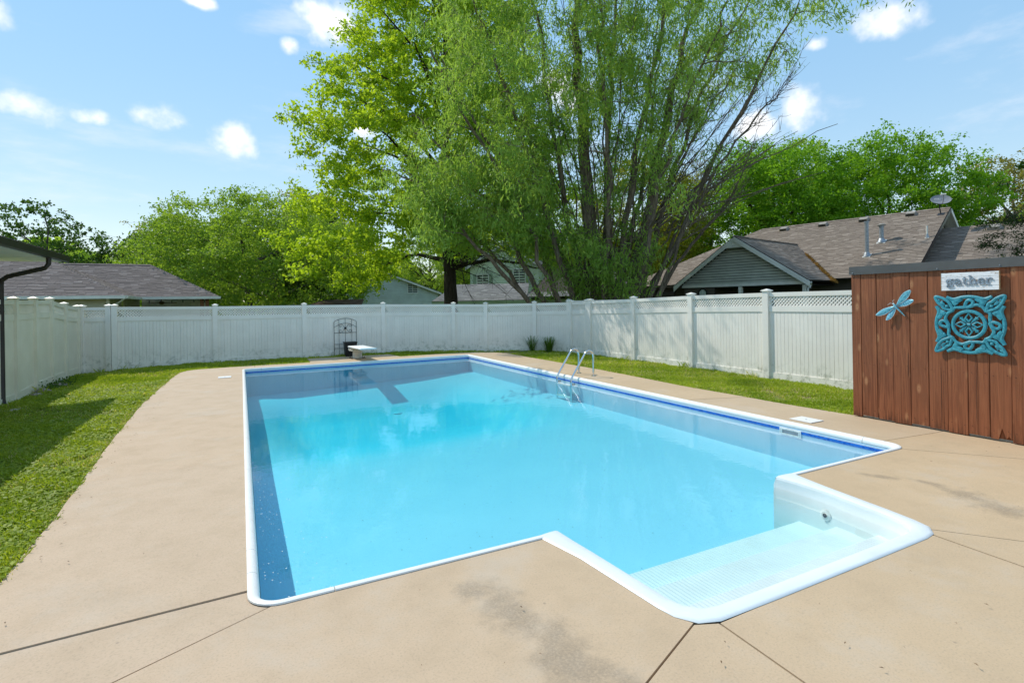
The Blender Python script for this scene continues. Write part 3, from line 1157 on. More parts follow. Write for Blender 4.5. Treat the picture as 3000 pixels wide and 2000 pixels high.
# ================================================================ VINYL FENCES
bm_ = MB()      # one tongue-and-groove board, unit height, centred on its foot, facing -y
w_, t_ = .0785, .010
xs_b = [-w_, -w_ + .0035, -.0035, -.0, .0035, w_ - .0035, w_]
dp = [.007, 0, 0, .005, 0, 0, .007]
bm_.grid([[(x, -t_ + d, z) for x, d in zip(xs_b, dp)] for z in (0, 1)])
bm_.add([(-w_, t_, 0), (w_, t_, 0), (w_, t_, 1), (-w_, t_, 1)], [(0, 1, 2, 3)])
BOARD = {k: bm_.mesh('board', k) for k in ('vinyl', 'vinyl_cream')}
PCAP = {}


def fence(name, label, posts, mat='vinyl', skip=(), face=1):
    """posts: (x, y, top of rail, ground)"""
    t = thing(name, (posts[0][0], posts[0][1], posts[0][3]), label, 'fence')
    R_ = .0635
    for i, (x, y, zt, zg) in enumerate(posts):
        a = posts[max(0, i - 1)]
        b = posts[min(len(posts) - 1, i + 1)]
        ang = math.atan2(b[1] - a[1], b[0] - a[0])
        u = Vector((math.cos(ang), math.sin(ang), 0))
        v = Vector((-u.y, u.x, 0))
        m = MB()
        zc = zt + .035
        m.obox((x, y, (zg - .15 + zc) / 2), u, v, (0, 0, 1), R_, R_, (zc - zg + .15) / 2)
        po = m.build('post', mat, t)
        m = MB()
        o = Vector((x, y, zc))
        c = .082
        base = [o + u * sx * c + v * sy * c for sx, sy in ((-1, -1), (1, -1), (1, 1), (-1, 1))]
        lip = [p + Vector((0, 0, .012)) for p in base]
        m.hexa([p - Vector((0, 0, .006)) for p in base] + lip)
        m.add(lip + [o + Vector((0, 0, .045))], [(0, 1, 4), (1, 2, 4), (2, 3, 4), (3, 0, 4)])
        m.build('post_cap', mat, po)
    for i in range(len(posts) - 1):
        if i in skip:
            continue
        (x0, y0, za, ga), (x1, y1, zb, gb) = posts[i], posts[i + 1]
        p, q = Vector((x0, y0, 0)), Vector((x1, y1, 0))
        L = (q - p).length
        u = (q - p) / L
        v = Vector((-u.y, u.x, 0))
        s0, s1 = .060, L - .060
        zt = lambda s: za + (zb - za) * s / L
        zg = lambda s: ga + (gb - ga) * s / L

        def rail(nm, d0, d1, th, fromg=False):
            m = MB()
            P_ = []
            for top in (0, 1):
                for s, sd in ((s0, -1), (s1, -1), (s1, 1), (s0, 1)):
                    z = (zg(s) + (d1 if top else d0)) if fromg else (zt(s) - (d0 if top else d1))
                    P_.append(p + u * s + v * (sd * th) + Vector((0, 0, z)))
            m.hexa(P_)
            return m.build(nm, mat, t)

        rail('top_rail', 0, .082, .024)
        rail('middle_rail', .268, .378, .026)
        m = MB()
        P_ = []
        for top in (0, 1):
            for s, sd in ((s0, -1), (s1, -1), (s1, 1), (s0, 1)):
                P_.append(p + u * s + v * (sd * .019) + Vector((0, 0, zt(s) - (.3785 if top else .392))))
        m.hexa(P_)
        m.build('rail_lip', mat, t)
        rail('bottom_rail', -.06, .135, .026, True)
        # lattice between top and middle rails
        m = MB()
        h0, h1 = .078, .272
        hh = h1 - h0
        pitch, hw = .0975, .0128
        for sgn, lay in ((1, -.005), (-1, .005)):
            c = -hh if sgn > 0 else 0
            while c < (s1 - s0) + hh:
                a0, b0 = (c, 0.0), (c + hh, hh)
                if sgn < 0:
                    a0, b0 = (c + hh, 0.0), (c, hh)
                # clip to the bay
                def clip(A, B):
                    t0, t1 = 0.0, 1.0
                    du = B[0] - A[0]
                    for lo, hi in ((0.0, s1 - s0),):
                        ta, tb = (lo - A[0]) / du, (hi - A[0]) / du
                        t0, t1 = max(t0, min(ta, tb)), min(t1, max(ta, tb))
                    return t0, t1
                t0, t1 = clip(a0, b0)
                if t1 - t0 > .05:
                    A = (a0[0] + (b0[0] - a0[0]) * t0, a0[1] + (b0[1] - a0[1]) * t0)
                    B = (a0[0] + (b0[0] - a0[0]) * t1, a0[1] + (b0[1] - a0[1]) * t1)
                    pa = p + u * (s0 + A[0]) + v * lay + Vector((0, 0, zt(s0 + A[0]) - h1 + A[1]))
                    pb = p + u * (s0 + B[0]) + v * lay + Vector((0, 0, zt(s0 + B[0]) - h1 + B[1]))
                    d = (pb - pa)
                    ln = d.length
                    d /= ln
                    wv = d.cross(v)
                    m.obox((pa + pb) / 2, d, wv, v, ln / 2, hw, .0045)
                c += pitch * .708
        m.build('lattice', mat, t, kind='stuff')
        nb = max(1, round((s1 - s0) / .160))
        bw = (s1 - s0) / nb
        for j in range(nb):
            s = s0 + bw * (j + .5)
            zlo = zg(s) + .10
            zhi = zt(s) - .375
            ang = math.atan2(u.y, u.x)
            mt = Matrix.Translation(p + u * s + Vector((0, 0, zlo))) @ Matrix.Rotation(ang + (0 if face > 0 else math.pi), 4, 'Z') @ Matrix.Diagonal((bw / (2 * w_) * .995, 1, zhi - zlo, 1))
            inst('board', BOARD[mat], mt, t)
    return t


fence('vinyl_fence', 'cream vinyl fence with lattice top running away from the brown downspout', [(-3.92, 9.25, 1.80, -.14), (-3.9, 10.27, 1.79, -.12), (-3.9, 11.36, 1.806, -.07), (-3.9, 12.43, 1.814, -.05), (-3.9, 13.52, 1.708, -.05), (-3.88, 14.60, 1.645, -.07)], 'vinyl_cream', face=1)
fence('vinyl_fence', 'shaded white vinyl fence with lattice top across the back behind the diving board',
      [(-3.05, 14.42, 1.65, -.04), (-.69, 14.44, 1.62, -.02), (1.717, 14.44, 1.614, 0), (4.15, 14.42, 1.60, 0), (6.355, 13.72, 1.568, .02), (7.24, 13.04, 1.547, .02), (8.64, 12.21, 1.558, .02), (9.31, 11.15, 1.566, .0)], face=1)
m_ = MB()
fence('vinyl_fence', 'short angled white fence bay joining the cream side fence to the back fence', [(-3.80, 14.66, 1.645, -.07), (-3.17, 14.44, 1.648, -.05)], face=1)
fence('vinyl_fence', 'sunlit white vinyl fence with lattice top and tree shadows beside the strip of lawn',
      [(9.32, 10.0, 1.595, .0), (9.35, 8.06, 1.636, -.005), (9.36, 6.03, 1.684, -.005), (9.38, 4.04, 1.710, -.005), (9.40, 2.0, 1.715, -.005), (9.42, -.1, 1.72, -.005)], face=1)
fence('vinyl_fence', 'narrow white fence bay turning the corner behind the pool ladder', [(9.315, 11.02, 1.568, .0), (9.32, 10.13, 1.592, .0)], face=1)
nb_ = fence('vinyl_fence', 'neighbour\'s white lattice fence just showing above the back fence corner', [(10.9, 13.6, 1.62, -.2), (12.6, 11.9, 1.64, -.2)], face=1)

# ================================================================ CEDAR WALL ON THE RIGHT
cw = thing('wood_wall', (7.3, 0, 0), 'red-brown stained wooden plank wall with grey metal cap at the right', 'wall')
edges = [1.162, 1.042, .852, .659, .467, .275, .082, -.111, -.305, -.496, -.69, -.88, -1.07, -1.26, -1.45, -1.64, -1.83, -2.02, -2.21, -2.40, -2.59]
for i, (a, b) in enumerate(zip(edges[:-1], edges[1:])):
    d = .004 * ((i * 7) % 3)
    m = MB()
    y1, y0 = a - .0015, b + .0015
    x0 = 7.300 + d - .004
    zb = .012 + .01 * ((i * 5) % 3)
    if i == 8:       # rotten foot, bitten away
        foot = [(y0, zb + .01), (y0 + .03, zb + .05), (y0 + .05, zb + .012), (y0 + .075, zb + .085), (y0 + .09, zb + .13), (y0 + .105, zb + .06), (y0 + .12, zb), (y1, zb)]
    else:
        foot = [(y0, zb), (y1, zb)]
    prof = foot + [(y1, 1.90), (y0, 1.90)]
    c_ = .004
    m.plate([(x0 + .022, y, z) for y, z in prof], (-.018, 0, 0))
    cen = (y0 + y1) / 2
    m.plate([(x0 + .004, cen + (y - cen) * .965, z) for y, z in prof], (-.004, 0, 0))
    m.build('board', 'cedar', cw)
m = MB()
m.box((7.325, -2.59, .03), (7.40, 1.155, 1.88))
m.build('backing', 'cedar', cw)
m = MB()
m.plate([(7.274, 1.175, 1.892), (7.274, 1.175, 1.998), (7.274, -2.60, 1.998), (7.274, -2.60, 1.892)], (.008, 0, 0))
m.box((7.2825, -2.60, 1.985), (7.44, 1.175, 1.999))
cap_o = m.build('metal_cap', 'metal_cap', cw)
for y in (1.13, .16, -.42, -.95):
    MB().lathe([(.009, 0), (.009, .004), (.004, .008)], (0, 0, 0), 10)
    s = MB()
    s.tube([(7.274, y, 1.915), (7.266, y, 1.915)], [.009, .006], 8)
    s.build('screw', 'galvanised', cap_o)
# split lines (checks) in two of the boards
for y, z0, z1 in ((.145, .03, .75), (-.19, .05, 1.45), (.49, .6, .9)):
    m = MB()
    pts = [(7.2945, y + .0015 * math.sin(9 * z0 + k_ * 1.7), z0 + (z1 - z0) * k_ / 8) for k_ in range(9)]
    m.tube(pts, [.0008] + [.002] * 7 + [.0008], 4)
    m.build('crack', 'dark_inside', cw)

# nail heads in rows
m = MB()
for (a, b) in zip(edges[:-1], edges[1:]):
    for z in (.12, .72, 1.30, 1.84):
        for yy in (a - .035, b + .035):
            m.tube([(7.297, yy, z + .012 * math.sin(yy * 40)), (7.2935, yy, z + .012 * math.sin(yy * 40))], .0035, 6)
m.build('nail_heads', 'dark_iron', cw, kind='stuff')

# ---- gather sign -----------------------------------------------------------------
XS = 7.29
sg = thing('wall_sign', (XS, -.15, 1.65), 'small whitewashed wooden sign reading gather hung on the plank wall', 'sign')
sy0, sy1, sz0, sz1 = .112, -.417, 1.652, 1.855      # y runs down to the right
n_s = 4
for i in range(n_s):
    a = sz0 + (sz1 - sz0) * i / n_s + .0012
    b = sz0 + (sz1 - sz0) * (i + 1) / n_s - .0012
    m = MB()
    m.box((XS - .034, sy1, a), (XS - .010, sy0, b))
    m.build('slat', 'whitewash', sg)
m = MB()
m.box((XS - .0095, sy1 + .02, sz0 + .01), (XS - .002, sy0 - .02, sz1 - .01))
m.build('batten', 'raw_pine', sg)
for yy in (sy1 - .004, sy0 + .0005):
    m = MB()
    m.box((XS - .036, yy, sz0 - .002), (XS - .006, yy + .0035, sz1 + .002))
    m.build('edge_strip', 'raw_pine', sg)


def ribbon(m, pts, w, x0, x1, wfun=None):
    """flat stroke in the wall plane, pts in (right, up) metres from letter origin"""
    n = len(pts)
    L, R = [], []
    for i in range(n):
        a, b = pts[max(0, i - 1)], pts[min(n - 1, i + 1)]
        t = Vector((b[0] - a[0], b[1] - a[1]))
        t.normalize()
        nn = Vector((-t.y, t.x))
        ww = (w if wfun is None else wfun(i / (n - 1))) / 2
        L.append((pts[i][0] + nn.x * ww, pts[i][1] + nn.y * ww))
        R.append((pts[i][0] - nn.x * ww, pts[i][1] - nn.y * ww))
    vs = []
    for q in (L, R):
        for X_ in (x0, x1):
            vs += [(X_, -r_, u_) for r_, u_ in q]
    fs = []
    for i in range(n - 1):
        l0, l1, r0, r1 = i, n + i, 2 * n + i, 3 * n + i
        fs += [(l0, l0 + 1, r0 + 1, r0), (l1, r1, r1 + 1, l1 + 1), (l0, l1, l1 + 1, l0 + 1), (r0, r0 + 1, r1 + 1, r1)]
    for e in (0, n - 1):
        fs.append((e, n + e, 3 * n + e, 2 * n + e))
    m.add(vs, fs)


def ell(cx, cy, rx, ry, a0, a1, n=18):
    return [(cx + rx * math.cos(math.radians(a0 + (a1 - a0) * i / n)), cy + ry * math.sin(math.radians(a0 + (a1 - a0) * i / n))) for i in range(n + 1)]


S = .078      # x height
def glyph(ch):
    s = []
    bowl = lambda t: .011 + .009 * abs(math.cos(2 * math.pi * t))
    if ch == 'g':
        s.append((ell(.034, .052, .024, .024, 0, 360, 26), bowl))
        s.append(([(.055, .068), (.064, .078), (.074, .076)], .009))
        s.append(([(.022, .028), (.013, .021), (.020, .012), (.045, .010), (.062, .003), (.066, -.012), (.054, -.026), (.032, -.030), (.013, -.024), (.008, -.012), (.018, .001), (.032, .008)], .010))
    elif ch == 'a':
        s.append(([(.010, .058), (.014, .070), (.030, .077), (.045, .070), (.050, .055), (.050, .016), (.056, .005), (.068, .007)], .014))
        s.append(([(.050, .046), (.030, .042), (.013, .034), (.009, .020), (.016, .006), (.030, .004), (.044, .014), (.050, .026)], .012))
    elif ch == 't':
        s.append(([(.020, .100), (.020, .018), (.028, .005), (.044, .006), (.052, .015)], .014))
        s.append(([(.003, .074), (.048, .074)], .010))
    elif ch == 'h':
        s.append(([(.018, .116), (.018, .004)], .016))
        s.append(([(.018, .054), (.032, .074), (.050, .074), (.060, .058), (.060, .004)], .014))
        s.append(([(.002, .1135), (.020, .1135)], .009))
        s.append(([(.003, .0045), (.034, .0045)], .009))
        s.append(([(.046, .0045), (.076, .0045)], .009))
    elif ch == 'e':
        s.append(([(.013, .042), (.060, .042), (.058, .060), (.044, .075), (.026, .074), (.013, .060), (.009, .040), (.014, .018), (.028, .005), (.046, .006), (.060, .020)], .013))
    elif ch == 'r':
        s.append(([(.018, .076), (.018, .004)], .016))
        s.append(([(.018, .044), (.028, .064), (.042, .077), (.056, .072)], .013))
        s.append(([(.003, .0745), (.020, .0745)], .009))
        s.append(([(.003, .0045), (.038, .0045)], .009))
        s.append((ell(.053, .066, .005, .005, 0, 360, 10), .008))
    return s


cur = -sy0 + .048
adv = {'g': .078, 'a': .073, 't': .058, 'h': .080, 'e': .070, 'r': .066}
for ch in 'gather':
    m = MB()
    for q, (pts, wf) in enumerate(glyph(ch)):
        pp = [(cur + a * 1.02, sz0 + .062 + b * .86) for a, b in pts]
        fn = wf if callable(wf) else None
        ribbon(m, pp, 0 if fn else wf, XS - .0345 - .010 - .0004 * q, XS - .0345 + .001, fn)
    m.build('letter_' + ch, 'zinc', sg)
    cur += adv[ch] * 1.02

# ---- turquoise carved panel --------------------------------------------------------
art = thing('wall_carving', (XS, -.142, .94), 'square turquoise openwork carved panel hung on the plank wall', 'wall art')
AC = (-.1415, 1.265)
HALF = .318


def AP(u, v, x=0.0):
    """panel coordinates (right, up, -1..1) to the wall"""
    return (XS - .020 - x, AC[0] - u * HALF, AC[1] + v * HALF)


def rot4(pts):
    for k_ in range(4):
        c, s = (1, 0, -1, 0)[k_], (0, 1, 0, -1)[k_]
        yield [(u * c - v * s, u * s + v * c) for u, v in pts]


def smooth(pts, n=5):
    out_ = []
    P_ = [pts[0]] + list(pts) + [pts[-1]]
    for i in range(1, len(P_) - 2):
        p0, p1, p2, p3 = P_[i - 1], P_[i], P_[i + 1], P_[i + 2]
        for j in range(n):
            t = j / n
            out_.append(tuple(.5 * ((2 * p1[d]) + (-p0[d] + p2[d]) * t + (2 * p0[d] - 5 * p1[d] + 4 * p2[d] - p3[d]) * t * t + (-p0[d] + 3 * p1[d] - 3 * p2[d] + p3[d]) * t ** 3) for d in (0, 1)))
    out_.append(tuple(pts[-1]))
    return out_


def carve(name, curves, r, lift=0.0, flat=.75, rs=None):
    for cv in curves:
        m = MB()
        pts = [AP(u, v, lift) for u, v in cv]
        n = len(pts)
        rad = [r * HALF] * n if rs is None else [HALF * rs(i / (n - 1)) for i in range(n)]
        m.tube(pts, rad, 7, True, flat, (1, 0, 0))
        m.build(name, 'turquoise', art, True)


ringp = [(.47 * math.cos(2 * math.pi * i / 40), .47 * math.sin(2 * math.pi * i / 40)) for i in range(41)]
carve('ring', [ringp], .062, .004)
# lobed frame round the ring, in four arcs
lob = smooth([(.50, .46), (.40, .62), (.22, .70), (.06, .64), (-.06, .60), (-.10, .70), (-.02, .86), (.10, .84), (.12, .74), (.02, .64), (-.20, .60), (-.40, .60), (-.50, .46)], 5)
carve('scroll', list(rot4(lob)), .056, .002)
# corner almond frames with a leaf and bud
cor = smooth([(.50, .46), (.56, .72), (.66, .80), (.80, .93), (1.0, 1.0), (.95, .80), (.86, .66), (.74, .56), (.50, .46)], 5)
carve('corner_frame', list(rot4(cor)), .056, .003)
bord = smooth([(-.66, .98), (-.45, .90), (-.2, .965), (0, .985), (.2, .965), (.45, .90), (.66, .98)], 5)
carve('border', list(rot4(bord)), .062, .0)
for q in rot4([(.30, .93), (.46, .78), (.62, .93)]):
    pass
carve('acanthus', list(rot4(smooth([(.22, .93), (.30, .86), (.42, .80), (.36, .70)], 4))) + list(rot4(smooth([(-.22, .93), (-.30, .86), (-.42, .80), (-.36, .70)], 4))), .085, .001, .6)
carve('acanthus_tip', list(rot4(smooth([(.60, .93), (.50, .86), (.44, .76)], 4))) + list(rot4(smooth([(-.60, .93), (-.50, .86), (-.44, .76)], 4))), .05, .001, .6)


def almond(c, d, L, W):
    c, d = Vector(c), Vector(d).normalized()
    nn = Vector((-d.y, d.x))
    pts = []
    for i in range(9):
        t = i / 8
        pts.append(c + d * (L * t))
    return [tuple(p) for p in pts], (lambda t: W * math.sin(math.pi * min(1, max(.03, t * .97 + .015))) + .004)


for (bu, bv) in ((1, 1), (-1, 1), (-1, -1), (1, -1)):
    for (cx_, cy_, dx, dy, L, W) in ((.70, .68, .3, .25, .2, .05), (.80, .74, -.05, 1, .13, .035), (.84, .78, 1, .1, .11, .03), (.84, .82, .7, .7, .14, .03)):
        pts, wf = almond((cx_ * bu, cy_ * bv), (dx * bu, dy * bv), L, W)
        carve('leaf', [pts], 0, .004, .6, wf)
    pts, wf = almond((.60 * bu, .60 * bv), (bu, bv), .13, .055)
    carve('bud', [pts], 0, .006, .9, wf)
for a in range(4):
    an = a * math.pi / 2
    c, s = math.cos(an), math.sin(an)
    dia = [(.10, 0), (.24, .095), (.40, 0), (.24, -.095), (.10, 0)]
    carve('diamond', [[(u * c - v * s, u * s + v * c) for u, v in dia]], .034, .004)
    an += math.pi / 4
    c, s = math.cos(an), math.sin(an)
    pts, wf = almond((.06 * c, .06 * s), (c, s), .36, .035)
    carve('sprig', [pts], 0, .002, .7, wf)
    for t, sd in ((.16, 1), (.16, -1), (.26, 1), (.26, -1)):
        d2 = (c * math.cos(.6 * sd) - s * math.sin(.6 * sd), s * math.cos(.6 * sd) + c * math.sin(.6 * sd))
        pts, wf = almond((t * c, t * s), d2, .11, .022)
        carve('sprig_leaf', [pts], 0, .001, .7, wf)
carve('boss', [[(-.05, 0), (.05, 0)]], .06, .004)

# ---- dragonfly ---------------------------------------------------------------------
fly = thing('dragonfly_ornament', (7.27, .60, 1.47), 'pale blue metal dragonfly ornament pinned to the plank wall', 'ornament')


def wing(name, root, tip, width, bulge, lift, mat):
    root, tip = Vector(root), Vector(tip)
    d = tip - root
    L = d.length
    d.normalize()
    nn = Vector((-d.y, d.x))
    P_ = []
    nL, nW = 14, 6
    for i in range(nL + 1):
        t = i / nL
        w__ = width * (math.sin(math.pi * (t ** bulge) * .97 + .03)) ** .8 + .004
        sag = .018 * (t - .8) * (t > .8)
        row = []
        for j in range(nW + 1):
            s = j / nW * 2 - 1
            q = root + d * (L * t) + nn * (s * w__ + sag)
            row.append((7.283 - lift - .030 * t - .006 * (1 - s * s), q.x, q.y))
        P_.append(row)
    m = MB()
    m.grid(P_)
    wo = m.build(name, mat, fly, True)
    rim = [P_[i][0] for i in range(nL + 1)] + P_[nL] + [P_[i][nW] for i in range(nL, -1, -1)]
    MB().tube(rim, .0022, 5).build('wing_rim', 'wing_edge', wo)


wing('wing', (.592, 1.487), (.425, 1.668), .034, 1.25, .02, 'wing_dark')
wing('wing', (.588, 1.470), (.398, 1.548), .028, 1.25, .008, 'wing_blue')
wing('wing', (.612, 1.472), (.815, 1.356), .030, 1.25, .02, 'wing_dark')
wing('wing', (.606, 1.458), (.700, 1.296), .026, 1.25, .008, 'wing_blue')
MB().tube([(7.255, .622, 1.500), (7.252, .606, 1.482), (7.252, .595, 1.465), (7.256, .565, 1.425), (7.262, .53, 1.385), (7.266, .502, 1.348)], [.010, .016, .014, .010, .008, .002], 8).build('body', 'fly_body', fly, True)
MB().tube([(7.256, .624, 1.500), (7.254, .630, 1.512)], [.012, .006], 8).build('head', 'wing_edge', fly, True)
for pth in ([(7.255, .63, 1.505), (7.25, .66, 1.512), (7.25, .69, 1.49)], [(7.255, .628, 1.51), (7.25, .632, 1.54), (7.25, .612, 1.553)]):
    MB().tube(pth, .0018, 4).build('antenna', 'wing_edge', fly)
m = MB()
m.tube([(7.255, .60, 1.47), (7.297, .60, 1.47)], .005, 6)
m.build('mount_pin', 'dark_iron', fly)

# ================================================================ POOL FURNITURE
# ladder
lad = thing('pool_ladder', (6.64, 6.44, 0), 'chrome pool ladder with two looped handrails standing over the coping', 'pool ladder')
for y in (6.712, 6.164):
    pts = [(6.64, y, 0), (6.64, y, .40)]
    c, r_ = (6.52, .42), .12
    for i in range(1, 11):
        a = math.radians(0 + 148 * i / 10)
        pts.append((6.525 + .115 * math.cos(a), y, .425 + .125 * math.sin(a)))
    pts += [(6.10, y, .02), (6.075, y, -.03), (6.068, y, -.09), (6.068, y, -.62)]
    MB().tube(pts, .0215, 10).build('handrail', 'chrome', lad, True)
    MB().lathe([(.054, 0.0), (.054, .012), (.036, .022), (.024, .026)], (6.64, y, .001), 20).build('escutcheon', 'chrome', lad, True)
for z in (-.17, -.42):
    MB().box((6.04, 6.175, z), (6.11, 6.70, z + .018)).build('tread', 'white_plastic', lad)
for y in (6.712, 6.164):
    MB().tube([(6.068, y, -.13), (6.155, y, -.13)], [.016, .026], 8).build('bumper', 'black_plastic', lad, True)

# skimmer lids let into the deck
m = MB()
for x, y, lab in ((6.53, 1.315, 'square white skimmer lid in the deck near the plank wall'), (-.375, 10.63, 'white skimmer lid in the walk near the far left pool corner')):
    t = thing('skimmer_lid', (x, y, 0), lab, 'lid')
    MB().box((x - .13, y - .15, .0035), (x + .13, y + .15, .0105)).build('cover_plate', 'white_plastic', t)
    m = MB().lathe([(.012, 0), (.012, .0015), (.006, .002)], (x, y, .0107), 12)
    m.build('lift_hole', 'dish_grey', t)

# diving board
db = thing('diving_board', (3.07, 13.2, 0), 'short white diving board on a round cream pedestal at the far pool end', 'diving board')
bx0, bx1 = 2.83, 3.30
m = MB()
P_ = []
for j in range(13):
    t = j / 12
    y = 13.42 - 1.83 * t
    z = .365 + .045 * t
    th = .052 - .016 * t
    wd = 1.0 - .03 * t
    cx = (bx0 + bx1) / 2
    hw = (bx1 - bx0) / 2 * wd
    rnd = .02
    P_.append([(cx - hw, y, z - th + rnd), (cx - hw + .006, y, z - .006), (cx - hw + rnd, y, z), (cx + hw - rnd, y, z), (cx + hw - .006, y, z - .006), (cx + hw, y, z - th + rnd), (cx + hw - rnd, y, z - th), (cx - hw + rnd, y, z - th), (cx - hw, y, z - th + rnd)])
m.grid(P_)
for row in (P_[0], P_[-1]):
    m.add(row[:-1], [tuple(range(8))])
m.build('board', 'board_white', db, True)
st = MB()
st.lathe([(.145, 0), (.14, .01), (.135, .23), (.15, .235), (.15, .245)], (3.07, 13.2, .0), 28)
st.build('pedestal', 'stand_cream', db, True)
m = MB()
m.box((2.86, 13.02, .0), (3.27, 13.40, .012))
m.build('base_plate', 'rust_steel', db)
for x in (2.885, 3.245):
    for y in (13.05, 13.37):
        MB().tube([(x, y, .0), (x, y, .05)], .012, 8).build('bolt', 'rust_steel', db)
m = MB()
m.box((2.84, 12.80, .246), (2.88, 13.42, .275)).box((3.25, 12.80, .246), (3.29, 13.42, .275)).box((2.88, 12.82, .247), (3.25, 12.88, .272)).box((2.88, 13.32, .247), (3.25, 13.38, .272))
m.build('jump_frame', 'stand_cream', db)
for x in (2.86, 3.27):
    pts = [(x, 13.40, .30), (x, 13.36, .24), (x, 13.26, .225), (x, 13.16, .25), (x, 13.08, .30)]
    MB().tube(pts, .014, 6).build('spring', 'white_paint', db, True)
MB().tube([(2.83, 12.95, .295), (3.30, 12.95, .295)], .022, 8).build('fulcrum', 'stand_cream', db, True)

# black bin behind the board
bn = thing('black_bin', (3.02, 14.05, 0), 'black plastic bin standing behind the diving board pedestal', 'bin')
m = MB()
P_ = [(2.86, 13.90, -.02), (3.16, 13.90, -.02), (3.16, 14.16, -.02), (2.86, 14.16, -.02), (2.83, 13.86, .42), (3.19, 13.86, .42), (3.19, 14.2, .42), (2.83, 14.2, .42)]
m.hexa(P_)
m.build('body', 'black_plastic', bn)
MB().box((2.815, 13.845, .421), (3.205, 14.215, .445)).build('rim', 'black_plastic', bn)

# wrought iron trellis against the back fence
tr_ = thing('garden_trellis', (2.93, 14.38, 0), 'arched black iron garden trellis with scrolls leaning on the back fence', 'trellis')
TY = 14.385
xs_t = [2.585, 2.735, 2.93, 3.13, 3.28]


def archz(x, top=1.175, drop=.10, cx=2.932, hw=.348):
    return top - drop * ((x - cx) / hw) ** 2


MB().tube([(xs_t[0], TY, -.03), (xs_t[0], TY, archz(xs_t[0]))] + [(xs_t[0] + (xs_t[-1] - xs_t[0]) * i / 16, TY, archz(xs_t[0] + (xs_t[-1] - xs_t[0]) * i / 16)) for i in range(1, 17)] + [(xs_t[-1], TY, -.03)], .0065, 5).build('frame', 'dark_iron', tr_)
MB().tube([(xs_t[0] + (xs_t[-1] - xs_t[0]) * i / 16, TY - .004, archz(xs_t[0] + (xs_t[-1] - xs_t[0]) * i / 16, 1.02, .13)) for i in range(17)], .0055, 5).build('arch_bar', 'dark_iron', tr_)
for x in xs_t[1:-1]:
    MB().tube([(x, TY - .002, -.02), (x, TY - .002, archz(x))], .0052, 5).build('upright', 'dark_iron', tr_)
for z in (.72, .36, .23):
    MB().tube([(xs_t[0], TY + .003, z), (xs_t[-1], TY + .003, z)], .0052, 5).build('crossbar', 'dark_iron', tr_)
for sx in (-1, 1):
    for sz in (-1, 1):
        pts = []
        for i in range(15):
            a = i / 14
            if a < .5:
                b = a / .5
                pts.append((2.932 + sx * (.02 + .13 * b), TY - .008, .865 + sz * (.01 + .125 * math.sin(b * math.pi / 2))))
            else:
                b = (a - .5) / .5
                an = math.pi / 2 - b * 1.5 * math.pi
                rr = .05 - .022 * b
                pts.append((2.932 + sx * (.15 + rr * math.cos(an)), TY - .008, .865 + sz * (.085 + rr * math.sin(an))))
        MB().tube(pts, .005, 5).build('scroll', 'dark_iron', tr_)
MB().lathe([(.03, -.03), (.036, 0), (.03, .03)], (2.932, TY - .012, .865), 8).build('rosette', 'dark_iron', tr_)

# ornamental grass clumps by the corner
for (x, y, lab, n, hh) in ((8.42, 12.02, 'sparse dark ornamental grass clump by the back fence corner', 90, .54), (8.72, 11.45, 'full bright green ornamental grass clump nearer the pool ladder', 190, .52)):
    t = thing('ornamental_grass', (x, y, 0), lab, 'plant', 'grass clumps at the fence corner')
    a = RNG.uniform(0, 2 * np.pi, n)
    r0 = RNG.uniform(0, .10, n)
    reach = RNG.uniform(.05, .42, n)
    h_ = hh * RNG.uniform(.55, 1.1, n)
    d = np.stack([np.cos(a), np.sin(a)], 1)
    s = np.stack([-np.sin(a), np.cos(a)], 1) * .005
    base = np.array([x, y]) + d * r0[:, None]
    V_ = []
    F_ = []
    prevl = None
    for kx, (fr_, fz, fwid) in enumerate(((0, 0, 1), (.25, .5, 1.1), (.6, .88, .8), (1, .92, .1))):
        c_ = base + d * (reach * fr_)[:, None]
        V_.append(np.concatenate([np.concatenate([c_ - s * fwid, (h_ * fz - .02)[:, None]], 1)[:, None], np.concatenate([c_ + s * fwid, (h_ * fz - .02)[:, None]], 1)[:, None]], 1))
    V_ = np.stack(V_, 1).reshape(-1, 3)
    q = np.arange(n)[:, None] * 8
    F_ = np.concatenate([np.concatenate([q + 2 * i, q + 2 * i + 1, q + 2 * i + 3, q + 2 * i + 2], 1) for i in range(3)], 0)
    me = fast_mesh('blades', V_, F_, 'leaf_blade', np.tile(RNG.uniform(0, 1, n), 3))
    link(bpy.data.objects.new('blades', me), t, kind='stuff')
    MB().lathe([(.10, -.03), (.09, .02), (.04, .04)], (x, y, 0), 12).build('crown', 'leaf_blade', t)

# stones along the foot of the side fence and a stray flagstone


def stone(name, x, y, z, s, lab, cat, mat, flat=.6, group=None, seed=0):
    rr = random.Random(seed)
    m = MB()
    n = 10
    P_ = []
    for i, (r_, zz) in enumerate(((.55, -.3), (1, 0), (.92, .55), (.5, .95), (.08, 1.0))):
        P_.append([(x + s * r_ * (1 + .22 * math.sin(3 * j + seed + i)) * math.cos(2 * math.pi * j / n) * 1.25, y + s * r_ * (1 + .2 * math.cos(2 * j + seed * 2)) * math.sin(2 * math.pi * j / n), z + s * flat * zz + rr.uniform(-.01, .01)) for j in range(n)])
        P_[-1].append(P_[-1][0])
    m.grid(P_)
    m.build(name, mat, None, False, label=lab, cat=cat, group=group)


